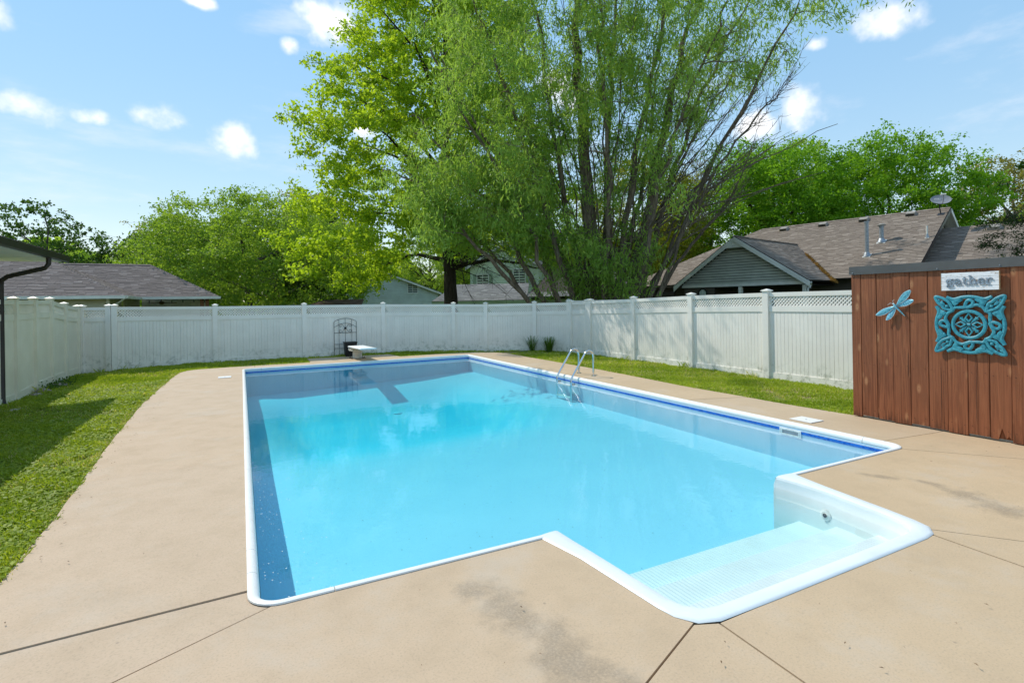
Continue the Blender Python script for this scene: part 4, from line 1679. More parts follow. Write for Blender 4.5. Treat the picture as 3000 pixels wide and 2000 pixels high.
stone('rock', -3.72, 11.15, -.13, .13, 'large brown rock at the foot of the cream side fence', 'rock', 'rock', .8, seed=1)
stone('rock', -3.70, 10.75, -.13, .09, 'smaller rock beside the largest rock at the side fence', 'rock', 'rock', .7, seed=2)
stone('rock', -3.66, 12.1, -.11, .10, 'rock half hidden in weeds along the side fence', 'rock', 'rock', .7, seed=5)
stone('flag_stone', -3.42, 8.9, -.12, .17, 'pale flat stone lying in shaded grass near the downspout', 'stone', 'flag_stone', .18, seed=3)
# weeds there
wv = RNG.normal(0, 1, (700, 3)) * np.array([.12, .45, .06]) + np.array([-3.72, 12.1, .0])
wv[:, 2] = vz(wv[:, 0], wv[:, 1]) + np.abs(RNG.normal(0, .07, 700))
d = RNG.normal(0, 1, (700, 3))
d /= np.linalg.norm(d, axis=1)[:, None]
e = np.cross(d, RNG.normal(0, 1, (700, 3)))
e /= np.linalg.norm(e, axis=1)[:, None]
V_ = np.stack([wv - d * .025, wv - e * .015, wv + d * .03, wv + e * .015], 1).reshape(-1, 3)
q = np.arange(700)[:, None] * 4
me = fast_mesh('weeds', V_, np.concatenate([q, q + 1, q + 2, q + 3], 1), 'leaf_dark', RNG.uniform(0, 1, 700))
link(bpy.data.objects.new('weeds', me), None, 'low dark weeds along the foot of the cream side fence', 'weeds', None, 'stuff')
# dandelions
for i, (x, y, lab) in enumerate(((-3.0, 9.9, 'yellow dandelion in the shade of the house'), (-2.45, 3.75, 'yellow dandelion at the edge of the house shadow'), (-1.62, 8.6, 'yellow dandelion close to the walk edge'))):
    t = thing('dandelion', (x, y, lawn_z(x, y)), lab, 'flower')
    z = lawn_z(x, y)
    MB().tube([(x, y, z - .01), (x, y, z + .07)], .0025, 5).build('stem', 'leaf_blade', t)
    MB().lathe([(.006, .062), (.022, .07), (.022, .076), (.008, .082)], (x, y, z), 12).build('flower_head', 'petal_yellow', t)
# a little litter: dry bits on the concrete
lv, n = [], 130
pp = np.stack([RNG.uniform(-1.2, 7.0, n), RNG.uniform(-2.2, 2.0, n)], 1)
ok = ~((pp[:, 0] > -.05) & (pp[:, 0] < 6.3) & (pp[:, 1] > -.06)) & ~((pp[:, 0] > 1.7) & (pp[:, 0] < 4.5) & (pp[:, 1] > -1.3))
pp = pp[ok]
ex = np.stack([outline_left(2.) + np.abs(RNG.normal(0, .1, 90)), RNG.uniform(1, 9, 90)], 1)
pp = np.concatenate([pp, ex])
n = len(pp)
a = RNG.uniform(0, 6.28, n)
s = RNG.uniform(.004, .013, n)
d = np.stack([np.cos(a), np.sin(a)], 1) * s[:, None]
e = np.stack([-np.sin(a), np.cos(a)], 1) * (s * .3)[:, None]
z = np.full((n, 1), .018)
V_ = np.stack([np.concatenate([pp - d, z], 1), np.concatenate([pp - e, z + .003], 1), np.concatenate([pp + d, z], 1), np.concatenate([pp + e, z + .003], 1)], 1).reshape(-1, 3)
q = np.arange(n)[:, None] * 4
me = fast_mesh('leaf_litter', V_, np.concatenate([q, q + 1, q + 2, q + 3], 1), 'dead_leaf')
link(bpy.data.objects.new('leaf_litter', me), None, 'tiny dry leaf bits scattered on the concrete', 'litter', None, 'stuff')

# ================================================================ HOUSES
TAB = {}


def tabmesh(mat):
    if mat not in TAB:
        m = MB()
        # one shingle: unit wide (x), unit long up the slope (y), butt edge at y=0
        m.hexa([(-.5, 0, 0), (.5, 0, 0), (.5, 1, -.004), (-.5, 1, -.004), (-.5, 0, .013), (.5, 0, .013), (.5, 1, .001), (-.5, 1, .001)])
        TAB[mat] = m.mesh('shingle', mat)
    return TAB[mat]


CAMP = Vector((-.0224, -3.1258, 1.6))


def roof_slope(house, poly, mat, singles=0, expo=.14, tabw=.30, seed=1, thick=.05, name='roof', detail=True):
    """poly: 3d corners, first edge is the eave (left to right seen from outside)"""
    rr = random.Random(seed)
    P_ = [Vector(p) for p in poly]
    o = P_[0]
    u = (P_[1] - P_[0]).normalized()
    nrm = None
    for q in P_[2:]:
        c = u.cross(q - o)
        if c.length > 1e-3:
            nrm = c.normalized()
            break
    if nrm.z < 0:
        nrm = -nrm
    v = nrm.cross(u)
    if v.z < 0:
        v = -v
    m = MB()
    m.plate([p - nrm * .002 for p in P_], -nrm * thick)
    base = m.build(name, 'shingle_base', house)
    if not detail:
        base.data.materials.clear()
        base.data.materials.append(MT[mat])
        return base
    uv = [((p - o).dot(u), (p - o).dot(v)) for p in P_]
    vmax = max(b for a, b in uv)
    tabs = []
    row = 0
    y = 0.0
    while y < vmax - .02:
        ym = min(y + expo * .5, vmax - .001)
        xsx = []
        for i in range(len(uv)):
            (x0, y0), (x1, y1) = uv[i], uv[(i + 1) % len(uv)]
            if (y0 - ym) * (y1 - ym) < 0:
                xsx.append(x0 + (x1 - x0) * (ym - y0) / (y1 - y0))
        xsx.sort()
        if len(xsx) >= 2:
            a, b = xsx[0], xsx[-1]
            x = a - (tabw * .5 if row % 2 else 0) - rr.uniform(0, .1)
            while x < b:
                w__ = tabw * rr.uniform(.62, 1.25)
                x0, x1 = max(a, x + .003), min(b, x + w__ - .003)
                if x1 - x0 > .03:
                    tabs.append((x0, x1, y, min(expo * 1.06, vmax - y), rr.choice((0, 0, .003, .006))))
                x += w__
        row += 1
        y += expo
    tabs.sort(key=lambda t: (o + u * ((t[0] + t[1]) / 2) + v * t[2] - CAMP).length)
    R_ = Matrix((u, v, nrm)).transposed().to_4x4()
    me = tabmesh(mat)
    for t in tabs[:singles]:
        c = o + u * ((t[0] + t[1]) / 2) + v * t[2] + nrm * (.001 + t[4])
        inst('shingle', me, Matrix.Translation(c) @ R_ @ Matrix.Diagonal((t[1] - t[0], t[3], 1, 1)), base)
    rest = tabs[singles:]
    if rest:
        m = MB()
        for x0, x1, yy, h_, lift in rest:
            q = []
            for z0, z1 in ((0, -.004), (.013, .001)):
                for X_, Y_, Z_ in ((x0, 0, z0), (x1, 0, z0), (x1, h_, z1), (x0, h_, z1)):
                    q.append(o + u * X_ + v * (yy + Y_) + nrm * (Z_ + .001 + lift))
            m.hexa(q)
        m.build('shingles', mat, base, kind='stuff')
    return base


def cap_line(parent, a, b, mat, w_=.13, step=.2):
    """hip or ridge shingles, one after another"""
    a, b = Vector(a), Vector(b)
    d = (b - a)
    L = d.length
    d.normalize()
    s_ = d.cross(Vector((0, 0, 1))).normalized()
    n = s_.cross(d)
    if n.z < 0:
        n = -n
    k_ = 0
    while k_ * step < L - .01:
        p, q = a + d * (k_ * step), a + d * min(L, (k_ + 1) * step + .02)
        m = MB()
        m.add([p + s_ * w_ - n * .045, p + n * .024, p - s_ * w_ - n * .045, q + s_ * w_ - n * .05, q + n * .014, q - s_ * w_ - n * .05], [(0, 1, 4, 3), (1, 2, 5, 4), (0, 2, 1)])
        m.build('cap_shingle', mat, parent)
        k_ += 1


def siding(parent, p0, u, L0f, z0, z1, out, mat, h=.115):
    """lap boards on a wall: p0 origin in plan, u along, L0f(z)->(start,end), outward normal out"""
    z = z0
    u, out = Vector(u), Vector(out)
    while z < z1 - .01:
        zt = min(z + h * .84, z1)
        a, b = L0f((z + zt) / 2)
        if b - a > .05:
            A, B = Vector(p0) + u * a, Vector(p0) + u * b
            m = MB()
            lo, hi = out * .042, out * .004
            m.hexa([A + Vector((0, 0, z)), B + Vector((0, 0, z)), B + lo + Vector((0, 0, z)), A + lo + Vector((0, 0, z)), A + Vector((0, 0, zt)), B + Vector((0, 0, zt)), B + hi + Vector((0, 0, zt)), A + hi + Vector((0, 0, zt))])
            m.build('siding_board', mat, parent)
        z += h


def window(parent, c, u, out, w_, h_, trim='trim_white', bars=True):
    c, u, out = Vector(c), Vector(u).normalized(), Vector(out).normalized()
    up_ = Vector((0, 0, 1))
    m = MB()
    t_ = .07
    for s in (-1, 1):
        m.obox(c + u * (s * (w_ / 2 + t_ / 2)) + out * .035, u, up_, out, t_ / 2, h_ / 2 + t_, .03)
        m.obox(c + up_ * (s * (h_ / 2 + t_ / 2)) + out * .0352, u, up_, out, w_ / 2 - .0005, t_ / 2 - .0005, .03)
    if bars:
        m.obox(c + out * .036, u, up_, out, .02, h_ / 2 - .001, .02)
    fo = m.build('window', trim, parent)
    MB().obox(c + out * .02, u, up_, out, w_ / 2 + .01, h_ / 2 + .01, .006).build('pane', 'glass_dark', fo)
    return fo


# ---------------------------------------------------------------- the pool owner's house at the left edge
hs = thing('house', (-6.5, 5, -.14), 'corner of the near house at left with dark gutter and brown shingles', 'house')
WX, EX, EY, EZ = -3.98, -3.26, 10.78, 2.70
siding(hs, (WX, 0, 0), (0, 1, 0), lambda z: (-8, 9.72), -.15, 2.60, (1, 0, 0), 'siding_cream')
MB().box((-10, -8, -.3), (WX - .002, 9.70, 2.6)).build('wall', 'siding_cream', hs)
MB().box((WX - .04, 9.721, -.15), (WX + .03, 9.80, 2.6)).build('corner_board', 'trim_white', hs)
nso = 18
for i in range(nso):
    x1 = EX - .02 - (i * .36)
    MB().box((x1 - .352, -8, 2.575), (x1, EY - .02, 2.588)).build('soffit_panel', 'trim_white', hs)
sl = .36
roof_slope(hs, [(EX + .05, EY + .03, EZ), (EX + .05, -8, EZ), (EX - 5.5, -8, EZ + 5.5 * sl), (EX - 5.5, EY - 5.5, EZ + 5.5 * sl)], 'shingle_mauve', 140, seed=5)
roof_slope(hs, [(-12, EY + .03, EZ), (EX + .05, EY + .03, EZ), (EX - 5.5, EY - 5.5, EZ + 5.5 * sl), (-12, EY - 5.5, EZ + 5.5 * sl)], 'shingle_mauve', 0, seed=6)
gut = MB()
PG = [(0, 0), (.02, -.11), (.07, -.125), (.115, -.105), (.125, -.04), (.13, 0), (.118, 0), (.1, -.09), (.03, -.1)]
gut.grid([[(EX - .02 + a, y, EZ - .01 + b) for a, b in PG + PG[:1]] for y in (-8, EY + .02)])
gut.add([(EX - .02 + a, EY + .02, EZ - .01 + b) for a, b in PG[:6]], [tuple(range(6))])
gut.build('gutter', 'brown_metal', hs)
MB().box((EX - .045, -8, 2.59), (EX - .0215, EY + .0, EZ + .0)).build('fascia', 'brown_metal', hs)
MB().box((-12, EY - .024, 2.592), (EX - .046, EY - .002, EZ - .005)).build('fascia', 'brown_metal', hs)
ds = [(EX + .045, 9.66, EZ - .12), (EX + .043, 9.66, 2.46), (EX - .01, 9.66, 2.38), (-3.80, 9.66, 2.22), (-3.885, 9.66, 2.15), (-3.895, 9.66, 2.05), (-3.895, 9.66, -.02), (-3.86, 9.63, -.13), (-3.70, 9.58, -.155)]
MB().tube(ds, .042, 8).build('downspout', 'brown_metal', hs, True)

# ---------------------------------------------------------------- neighbour on the left (mauve hip roofs)
nl = thing('house', (-9, 30, -.5), 'low cream neighbour house with mauve hip roofs behind the left fence', 'house')
ez = 2.185
ap = (-8.35, 29.85, ez + 3.65 * .52)
roof_slope(nl, [(-30, 26.2, ez), (-4.7, 26.2, ez), ap, (-30, ap[1], ap[2])], 'shingle_mauve', 300, .15, .36, 11)
roof_slope(nl, [(-4.7, 26.2, ez), (-4.7, 33.5, ez), ap], 'shingle_mauve', 0, .15, .36, 12)
rb = (-4.6, 33.5, ez + 3.5 * .54)
r1 = roof_slope(nl, [(-14, 30.0, ez), (-1.1, 30.0, ez), rb, (-14, 33.5, rb[2])], 'shingle_mauve', 200, .15, .36, 13)
roof_slope(nl, [(-1.1, 30.0, ez), (-1.1, 37, ez), rb], 'shingle_mauve', 0, .15, .36, 14)
cap_line(r1, (-4.7, 26.2, ez + .01), ap, 'shingle_mauve')
cap_line(r1, (-1.1, 30.0, ez + .01), rb, 'shingle_mauve')
cap_line(r1, (-14, 33.5, rb[2] + .02), (rb[0], rb[1], rb[2] + .02), 'shingle_mauve')
MB().tube([(-10.2, 32.4, 3.4), (-10.2, 32.4, 4.25)], .05, 10).build('vent_pipe', 'trim_white', r1)
for a, b in (((-30, 26.08, ez - .13), (-4.65, 26.19, ez + .005)), ((-4.69, 26.2, ez - .13), (-4.58, 30, ez + .005)), ((-4.57, 29.88, ez - .13), (-1.0, 29.99, ez + .005))):
    MB().box(a, b).build('gutter', 'trim_white', nl)
MB().box((-30, 26.75, -.6), (-5.4, 29.9, ez - .05)).build('wall', 'siding_cream', nl)
siding(nl, (-16, 26.745, 0), (1, 0, 0), lambda z: (0, 10.5), .9, 2.15, (0, -1, 0), 'siding_cream', .16)
MB().box((-5.46, 26.70, -.6), (-5.34, 26.735, 2.1)).build('corner_board', 'trim_white', nl)
MB().box((-9.4, 26.69, 1.0), (-9.1, 26.73, 2.0)).build('shutter', 'black_plastic', nl)
MB().tube([(-4.7, 26.15, 2.05), (-5.0, 26.5, 1.85), (-5.25, 26.66, 1.75), (-5.25, 26.68, .2)], .04, 6).build('downspout', 'trim_white', nl)
MB().box((-5.39, 29.95, -.6), (-5.3, 34.5, 2.1)).build('porch_side', 'siding_cream', nl)
for i in range(14):
    MB().box((-5.2 + i * .245, 34.5, -.6), (-5.2 + i * .245 + .238, 34.53, 2.1)).build('panel', 'trim_white', nl)
MB().box((-5.3, 30.1, ez - .10), (-1.2, 34.4, ez - .07)).build('porch_ceiling', 'trim_white', nl)
for x in (-2.0, -1.75):
    MB().box((x, 30.3, -.6), (x + .17, 30.47, ez - .13)).build('post', 'post_cedar', nl)
fan = thing('ceiling_fan', (-3.9, 31.6, 2.1), 'brown ceiling fan hanging under the left neighbour porch', 'fan')
MB().lathe([(.02, .05), (.02, -.1), (.11, -.13), (.13, -.2), (.09, -.26), (.03, -.28)], (-3.9, 31.6, 2.07), 16).build('motor', 'brass', fan, True)
for k_ in range(5):
    a = 2 * math.pi * k_ / 5 + .3
    c, s = math.cos(a), math.sin(a)
    MB().obox((-3.9 + c * .42, 31.6 + s * .42, 1.875), (c, s, 0), (-s, c, .15), (0, 0, 1), .29, .065, .006).build('blade', 'post_cedar', fan)
lt = thing('string_lights', (-3, 30.1, 2.1), 'string of small bulbs along the left neighbour porch eave', 'lights')
pts = [(-4.4 + 3.0 * i / 24, 30.06, 2.04 - .05 * abs(math.sin(i * math.pi / 6))) for i in range(25)]
MB().tube(pts, .007, 4).build('cable', 'black_plastic', lt)
for i in range(1, 25, 4):
    MB().lathe([(.01, 0), (.014, -.05), (.028, -.09), (.016, -.14)], (pts[i][0], 30.06, pts[i][2]), 8).build('bulb', 'black_plastic', lt)

# ---------------------------------------------------------------- neighbour on the right (brown gabled roof)
A = LD(14.2, 30.0, 5.48)
B = LD(19.48, 23.5, 5.48)
rr_ = (B - A)
LR = rr_.length
rr_.normalize()
nn_ = Vector((rr_.y, -rr_.x, 0))
if nn_.dot(Vector((A.x, A.y, 0))) > 0:
    nn_ = -nn_
PIT = .56
hr = thing('house', (A.x - 2, A.y - 4, -.5), 'grey-green neighbour house with brown gabled roofs at the right', 'house')


def H_(s, t, z=None):
    """along the ridge, out towards the yard, on the roof plane unless z is given"""
    p = A + rr_ * s + nn_ * t
    p.z = 5.48 - PIT * t if z is None else z
    return p


EV = 5.55
main = roof_slope(hr, [H_(-5.5, EV), H_(LR, EV), H_(LR, 0), H_(0, 0)], 'shingle_brown', 300, .14, .31, 21)
roof_slope(hr, [H_(-5.5, -EV, 5.48 - PIT * EV), H_(-5.5, EV), H_(0, 0)], 'shingle_brown', 0, .14, .31, 22)
roof_slope(hr, [H_(LR, -EV, 5.48 - PIT * EV), H_(-5.5, -EV, 5.48 - PIT * EV), H_(0, 0), H_(LR, 0)], 'shingle_brown', 0, .14, .31, 23, detail=False)
cap_line(main, H_(0, 0, 5.49), H_(LR, 0, 5.49), 'shingle_brown')
cap_line(main, H_(-5.5, EV), H_(0, 0, 5.49), 'shingle_brown')
# main gable end: white rake boards and a siding triangle set back under the overhang
ge = hr


def rake(parent, a, b, mat, h=.20, w_=.035):
    a, b = Vector(a), Vector(b)
    d = (b - a).normalized()
    s_ = Vector((d.y, -d.x, 0)).normalized() * w_
    m = MB()
    dz = Vector((0, 0, h))
    m.hexa([a - dz, b - dz, b - dz + s_, a - dz + s_, a, b, b + s_, a + s_])
    m.build('rake_board', mat, parent)


tt = lambda t: H_(LR + .01, t, 5.48 - PIT * abs(t) - .055)
rake(hr, tt(0), tt(EV), 'brown_metal', .16)
rake(hr, tt(0), tt(-EV), 'trim_white', .18)
m = MB()
m.plate([H_(LR - .45, EV - .6, 2.2), H_(LR - .45, 0, 5.35), H_(LR - .45, -(EV - .6), 2.2)], -rr_ * .05)
m.build('gable_wall', 'siding_cream', hr)
m = MB()
m.add([H_(LR, 0, 5.42), H_(LR, -2.2, 5.42 - PIT * 2.2), H_(LR - .45, -2.2, 5.40 - PIT * 2.2), H_(LR - .45, 0, 5.40)], [(0, 1, 2, 3)])
m.build('rake_soffit', 'trim_white', hr)
# lower roof beyond the gable
Z2 = 4.58


def G_(s, t, z=None):
    p = A + rr_ * s + nn_ * t
    p.z = Z2 - PIT * t if z is None else z
    return p


low = roof_slope(hr, [G_(LR - .4, 4.0), G_(LR + 9, 4.0), G_(LR + 9, 0), G_(LR - .4, 0)], 'shingle_brown', 160, .14, .31, 24)
roof_slope(hr, [G_(LR + 9, -4, Z2 - PIT * 4), G_(LR - .4, -4, Z2 - PIT * 4), G_(LR - .4, 0), G_(LR + 9, 0)], 'shingle_brown', 0, .14, .31, 25, detail=False)
# gabled wing towards the yard
wr = -nn_
PK = LD(9.85, 23.0, 4.28)
WP = .67
HWD = 2.98


def K_(s, t, dz=0.0):
    """wing: s back along its ridge, t across (right positive)"""
    p = PK + wr * s + rr_ * t
    p.z = 4.28 - WP * abs(t) + dz
    return p


def meet(t):
    """how far back the wing slope runs until it enters the main roof"""
    z = 4.28 - WP * abs(t)
    tm = (5.48 - z) / PIT
    tp = (PK - A).dot(nn_)
    return tp - tm


wing_r = roof_slope(hr, [K_(meet(HWD), HWD), K_(-.35, HWD), K_(-.35, 0), K_(meet(0), 0)][::1], 'shingle_brown', 120, .14, .31, 26, name='wing_roof')
roof_slope(hr, [K_(-.35, -HWD), K_(meet(HWD), -HWD), K_(meet(0), 0), K_(-.35, 0)], 'shingle_brown', 0, .14, .31, 27, name='wing_roof')
cap_line(wing_r, K_(-.35, 0, .02), K_(meet(0), 0, .02), 'shingle_brown')
rake(hr, K_(-.37, 0, -.03), K_(-.37, HWD + .05, -.03), 'trim_white', .20)
rake(hr, K_(-.37, 0, -.03), K_(-.37, -HWD - .05, -.03), 'trim_white', .20)
m = MB()
m.plate([K_(-.36, -.55, -.05), K_(-.36, 0, -.04), K_(-.36, .55, -.05), K_(-.36, .5, -.16), K_(-.36, -.5, -.16)], wr * .02)
m.build('peak_trim', 'trim_white', hr)
for sg_ in (-1, 1):
    m = MB()
    m.plate([K_(-.36, sg_ * HWD, -.02), K_(-.36, sg_ * (HWD + .06), -.28), K_(-.36, sg_ * (HWD - .45), -.20)], wr * .04)
    m.build('eave_return', 'trim_white', hr)
m = MB()
zb_ = 2.14
m.plate([(*(PK + rr_ * -2.75).xy, zb_), (*(PK + rr_ * 2.75).xy, zb_), (*(PK + rr_ * 2.75).xy, 4.2 - WP * 2.75), (*PK.xy, 4.2), (*(PK + rr_ * -2.75).xy, 4.2 - WP * 2.75)], wr * .06)
m.build('gable_wall', 'dark_inside', hr)  # backing coloured dark to stand in for shadow lines under the siding laps
siding(hr, (PK.x, PK.y, 0), rr_, lambda z: (-min(2.75, max(0, (4.17 - z) / WP)), min(2.75, max(0, (4.17 - z) / WP))), zb_ + .12, 4.15, -wr, 'siding_green_grey', .115)
MB().obox((*(PK - wr * .03).xy, zb_ + .055), rr_, wr, (0, 0, 1), 2.78, .03, .06).build('beam', 'trim_white', hr)
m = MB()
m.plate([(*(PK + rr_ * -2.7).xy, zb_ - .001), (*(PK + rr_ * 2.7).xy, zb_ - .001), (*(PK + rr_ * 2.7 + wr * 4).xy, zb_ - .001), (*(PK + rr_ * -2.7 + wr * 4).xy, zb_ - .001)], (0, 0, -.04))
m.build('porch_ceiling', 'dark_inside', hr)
for t in (.05, 2.68):
    MB().obox((*(PK + rr_ * t + wr * .03).xy, .78), rr_, wr, (0, 0, 1), .07, .07, 1.33).build('column', 'trim_white', hr)
MB().tube([K_(-.1, HWD - .02, -.1), K_(.1, HWD - .1, -.25), (*(PK + rr_ * 2.80).xy, 1.95), (*(PK + rr_ * 2.80).xy, .2)], .04, 6).build('downspout', 'trim_white', hr)
# walls under the main eave; the porch bay is left open
bw = nn_ * (EV - .6)
p0 = A + bw
siding(hr, (p0.x, p0.y, 0), rr_, lambda z: (-4.9, .9), 1.2, 2.28, nn_, 'siding_brown', .115)
m = MB()
m.plate([(*(p0 + rr_ * -4.9).xy, -.6), (*(p0 + rr_ * (LR - .5)).xy, -.6), (*(p0 + rr_ * (LR - .5)).xy, 2.35), (*(p0 + rr_ * -4.9).xy, 2.35)], -nn_ * .1)
m.build('wall', 'siding_brown', hr)
q0 = PK + rr_ * -2.7 + wr * .05
m = MB()
m.plate([(*q0.xy, -.6), (*(PK + rr_ * -1.2 + wr * .05).xy, -.6), (*(PK + rr_ * -1.2 + wr * .05).xy, zb_), (*q0.xy, zb_)], wr * .1)
m.build('porch_wall', 'siding_brown', hr)
oc = PK + rr_ * -1.75 + wr * .03
oc.z = 1.86
m = MB()
ring_ = [(math.cos(math.pi / 8 + k_ * math.pi / 4), math.sin(math.pi / 8 + k_ * math.pi / 4)) for k_ in range(9)]
m.grid([[oc + rr_ * (c * r_) + Vector((0, 0, s * r_)) - wr * o_ for c, s in ring_] for r_, o_ in ((.24, .0), (.25, .03), (.19, .035), (.18, .0))])
ow = m.build('octagon_window', 'black_plastic', hr)
MB().add([oc + rr_ * (c * .19) + Vector((0, 0, s * .19)) - wr * .012 for c, s in ring_[:8]], [tuple(range(8))]).build('pane', 'siding_blue', ow)
for dd in ((rr_, Vector((0, 0, 1))), (Vector((0, 0, 1)), rr_)):
    MB().obox(oc - wr * .02, dd[0], dd[1], wr, .18, .008, .006 if dd[0] is rr_ else .005).build('glazing_bar', 'trim_white', ow)
wc = p0 + rr_ * -3.0
wc.z = 1.72
window(hr, wc, rr_, nn_, 1.1, .7, 'brown_metal', False)
# eave trim
for s0_, s1_ in ((-5.5, 1.3), (6.9, LR)):
    m = MB()
    m.hexa([H_(s0_, EV - .02) - Vector((0, 0, .15)), H_(s1_, EV - .02) - Vector((0, 0, .15)), H_(s1_, EV + .08) - Vector((0, 0, .09)), H_(s0_, EV + .08) - Vector((0, 0, .09)), H_(s0_, EV - .02) - Vector((0, 0, .055)), H_(s1_, EV - .02) - Vector((0, 0, .055)), H_(s1_, EV + .08) + Vector((0, 0, .02)), H_(s0_, EV + .08) + Vector((0, 0, .02))])
    m.build('gutter', 'brown_metal', hr)
# drift of rusty needles lying in the valley
m = MB()
nd = random.Random(4)
for k_ in range(330):
    f = nd.random() ** .8
    t_ = .9 + (HWD - .75) * f
    s_ = meet(t_) - .05
    p = K_(s_ + nd.uniform(-.12, .05) * (1 + f), t_ + nd.uniform(-.08, .08), .035 + nd.uniform(0, .03))
    a = nd.uniform(0, 3.14)
    m.obox(p, (math.cos(a), math.sin(a), nd.uniform(-.3, .1)), (-math.sin(a), math.cos(a), 0), (0, 0, 1), .06, .012, .008)
m.build('needle_drift', 'needles', wing_r, kind='stuff')
# roof furniture
nv = (nn_ * PIT + Vector((0, 0, 1))).normalized()
dn_ = (nn_ - Vector((0, 0, PIT))).normalized()
for s, t in ((1.39, .40), (3.32, .39), (5.14, .37), (7.01, .32)):
    c = H_(s, t) + nv * .10
    m = MB()
    base = [c + rr_ * a * .20 + dn_ * b * .17 - nv * .10 for a, b in ((-1, -1), (1, -1), (1, 1), (-1, 1))]
    top = [c + rr_ * a * .17 + dn_ * b * .15 + nv * (.05 - (b < 0) * .02) for a, b in ((-1, -1), (1, -1), (1, 1), (-1, 1))]
    m.hexa(base + top)
    bx = m.build('roof_vent', 'vent_tan', main)
    MB().obox(c + dn_ * .163 - nv * .03, rr_, nv, dn_, .15, .035, .004).build('vent_slot', 'dark_inside', bx)
c = G_(LR + 1.5, .45) + nv * .1
m = MB()
m.hexa([c + rr_ * a * .22 + dn_ * b * .18 - nv * .10 for a, b in ((-1, -1), (1, -1), (1, 1), (-1, 1))] + [c + rr_ * a * .19 + dn_ * b * .15 + nv * .05 for a, b in ((-1, -1), (1, -1), (1, 1), (-1, 1))])
m.build('roof_vent', 'vent_tan', low)
for s, t, hgt, r_, mat, hat in ((6.31, 3.84, 1.48, .075, 'galvanised', 1), (6.52, 2.69, .72, .085, 'galvanised', 2), (8.12, 2.65, .50, .035, 'trim_white', 0)):
    p = H_(s, t)
    m = MB()
    m.lathe([(r_, -.15), (r_, hgt)], p, 14)
    po = m.build('vent_pipe', mat, main, True)
    MB().lathe([(r_ * 2.0, -.02), (r_ * 1.6, .08), (r_ * 1.15, .16)], p, 14).build('flashing_boot', 'galvanised', po, True)
    MB().obox(p + nv * .018, rr_, dn_, nv, r_ * 1.9, r_ * 2.1, .004).build('flashing', 'trim_white', po)
    if hat:
        MB().lathe([(r_ * 1.25, hgt - .06), (r_ * 1.25, hgt)], p, 14).build('collar', 'galvanised', po)
    if hat == 2:
        MB().lathe([(r_ * 2.0, hgt), (r_ * 2.0, hgt + .03), (r_ * .6, hgt + .09)], p, 16).build('rain_cap', 'vent_tan', po)
# satellite dish
dp_ = H_(8.16, .59)
dc = dp_ + Vector((0, 0, .60)) + nn_ * .05
ax = (Vector((-.55, -.45, .62))).normalized()
e1 = ax.cross(Vector((0, 0, 1))).normalized()
e2 = e1.cross(ax)
m = MB()
rows = []
for i in range(7):
    r_ = i / 6
    rows.append([dc + e1 * (.37 * r_ * math.cos(2 * math.pi * j / 28)) + e2 * (.30 * r_ * math.sin(2 * math.pi * j / 28)) + ax * (.07 * r_ * r_) for j in range(29)])
for i in range(6, -1, -1):
    r_ = i / 6
    rows.append([dc + e1 * (.375 * r_ * math.cos(2 * math.pi * j / 28)) + e2 * (.305 * r_ * math.sin(2 * math.pi * j / 28)) + ax * (.07 * r_ * r_ - .012) for j in range(29)])
m.grid(rows)
dish = m.build('satellite_dish', 'dish_grey', main, True)
MB().tube([dp_ - Vector((0, 0, .05)), dp_ + Vector((0, 0, .3)) + rr_ * -.05, dc - ax * .03], .025, 8).build('mast', 'black_plastic', dish)
lnb = dc + ax * .42 - e2 * .10
MB().tube([dc - e2 * .30 + ax * .07, dc - e2 * .24 + ax * .25, lnb], .016, 6).build('feed_arm', 'dish_grey', dish)
MB().tube([lnb - e1 * .09, lnb + e1 * .09], .035, 8).build('receiver', 'trim_white', dish)
MB().obox(dp_ + nv * .01, rr_, dn_, nv, .12, .12, .008).build('mount_foot', 'black_plastic', dish)


def dish_word():
    m = MB()
    ox = -.005
    def stroke(pts, w_=.016):
        pp = [dc + e1 * (-.0 + (x + ox)) + e2 * (y + .03) + ax * (.012 + .07 * ((x + ox) ** 2 / .137 + (y + .03) ** 2 / .09)) for x, y in pts]
        m.tube(pp, w_ / 2, 5, True, .4, ax)
    d0 = .0
    # d i s h, slanted lower-case
    stroke(ell(.03, .035, .028, .034, 20, 380, 12))
    stroke([(.062, .0), (.072, .10)])
    stroke([(.095, .0), (.102, .062)])
    stroke([(.104, .082), (.106, .094)])
    stroke([(.158, .058), (.140, .068), (.126, .054), (.150, .032), (.146, .010), (.120, .006)])
    stroke([(.178, .0), (.190, .10)])
    stroke([(.184, .045), (.205, .066), (.222, .055), (.218, .0)])
    m.build('lettering', 'lettering_white', dish, kind='stuff')


dish_word()

# ---------------------------------------------------------------- houses beyond the back fence
u_, o_ = Vector((.89, -.455, 0)), Vector((-.455, -.89, 0))     # facing us


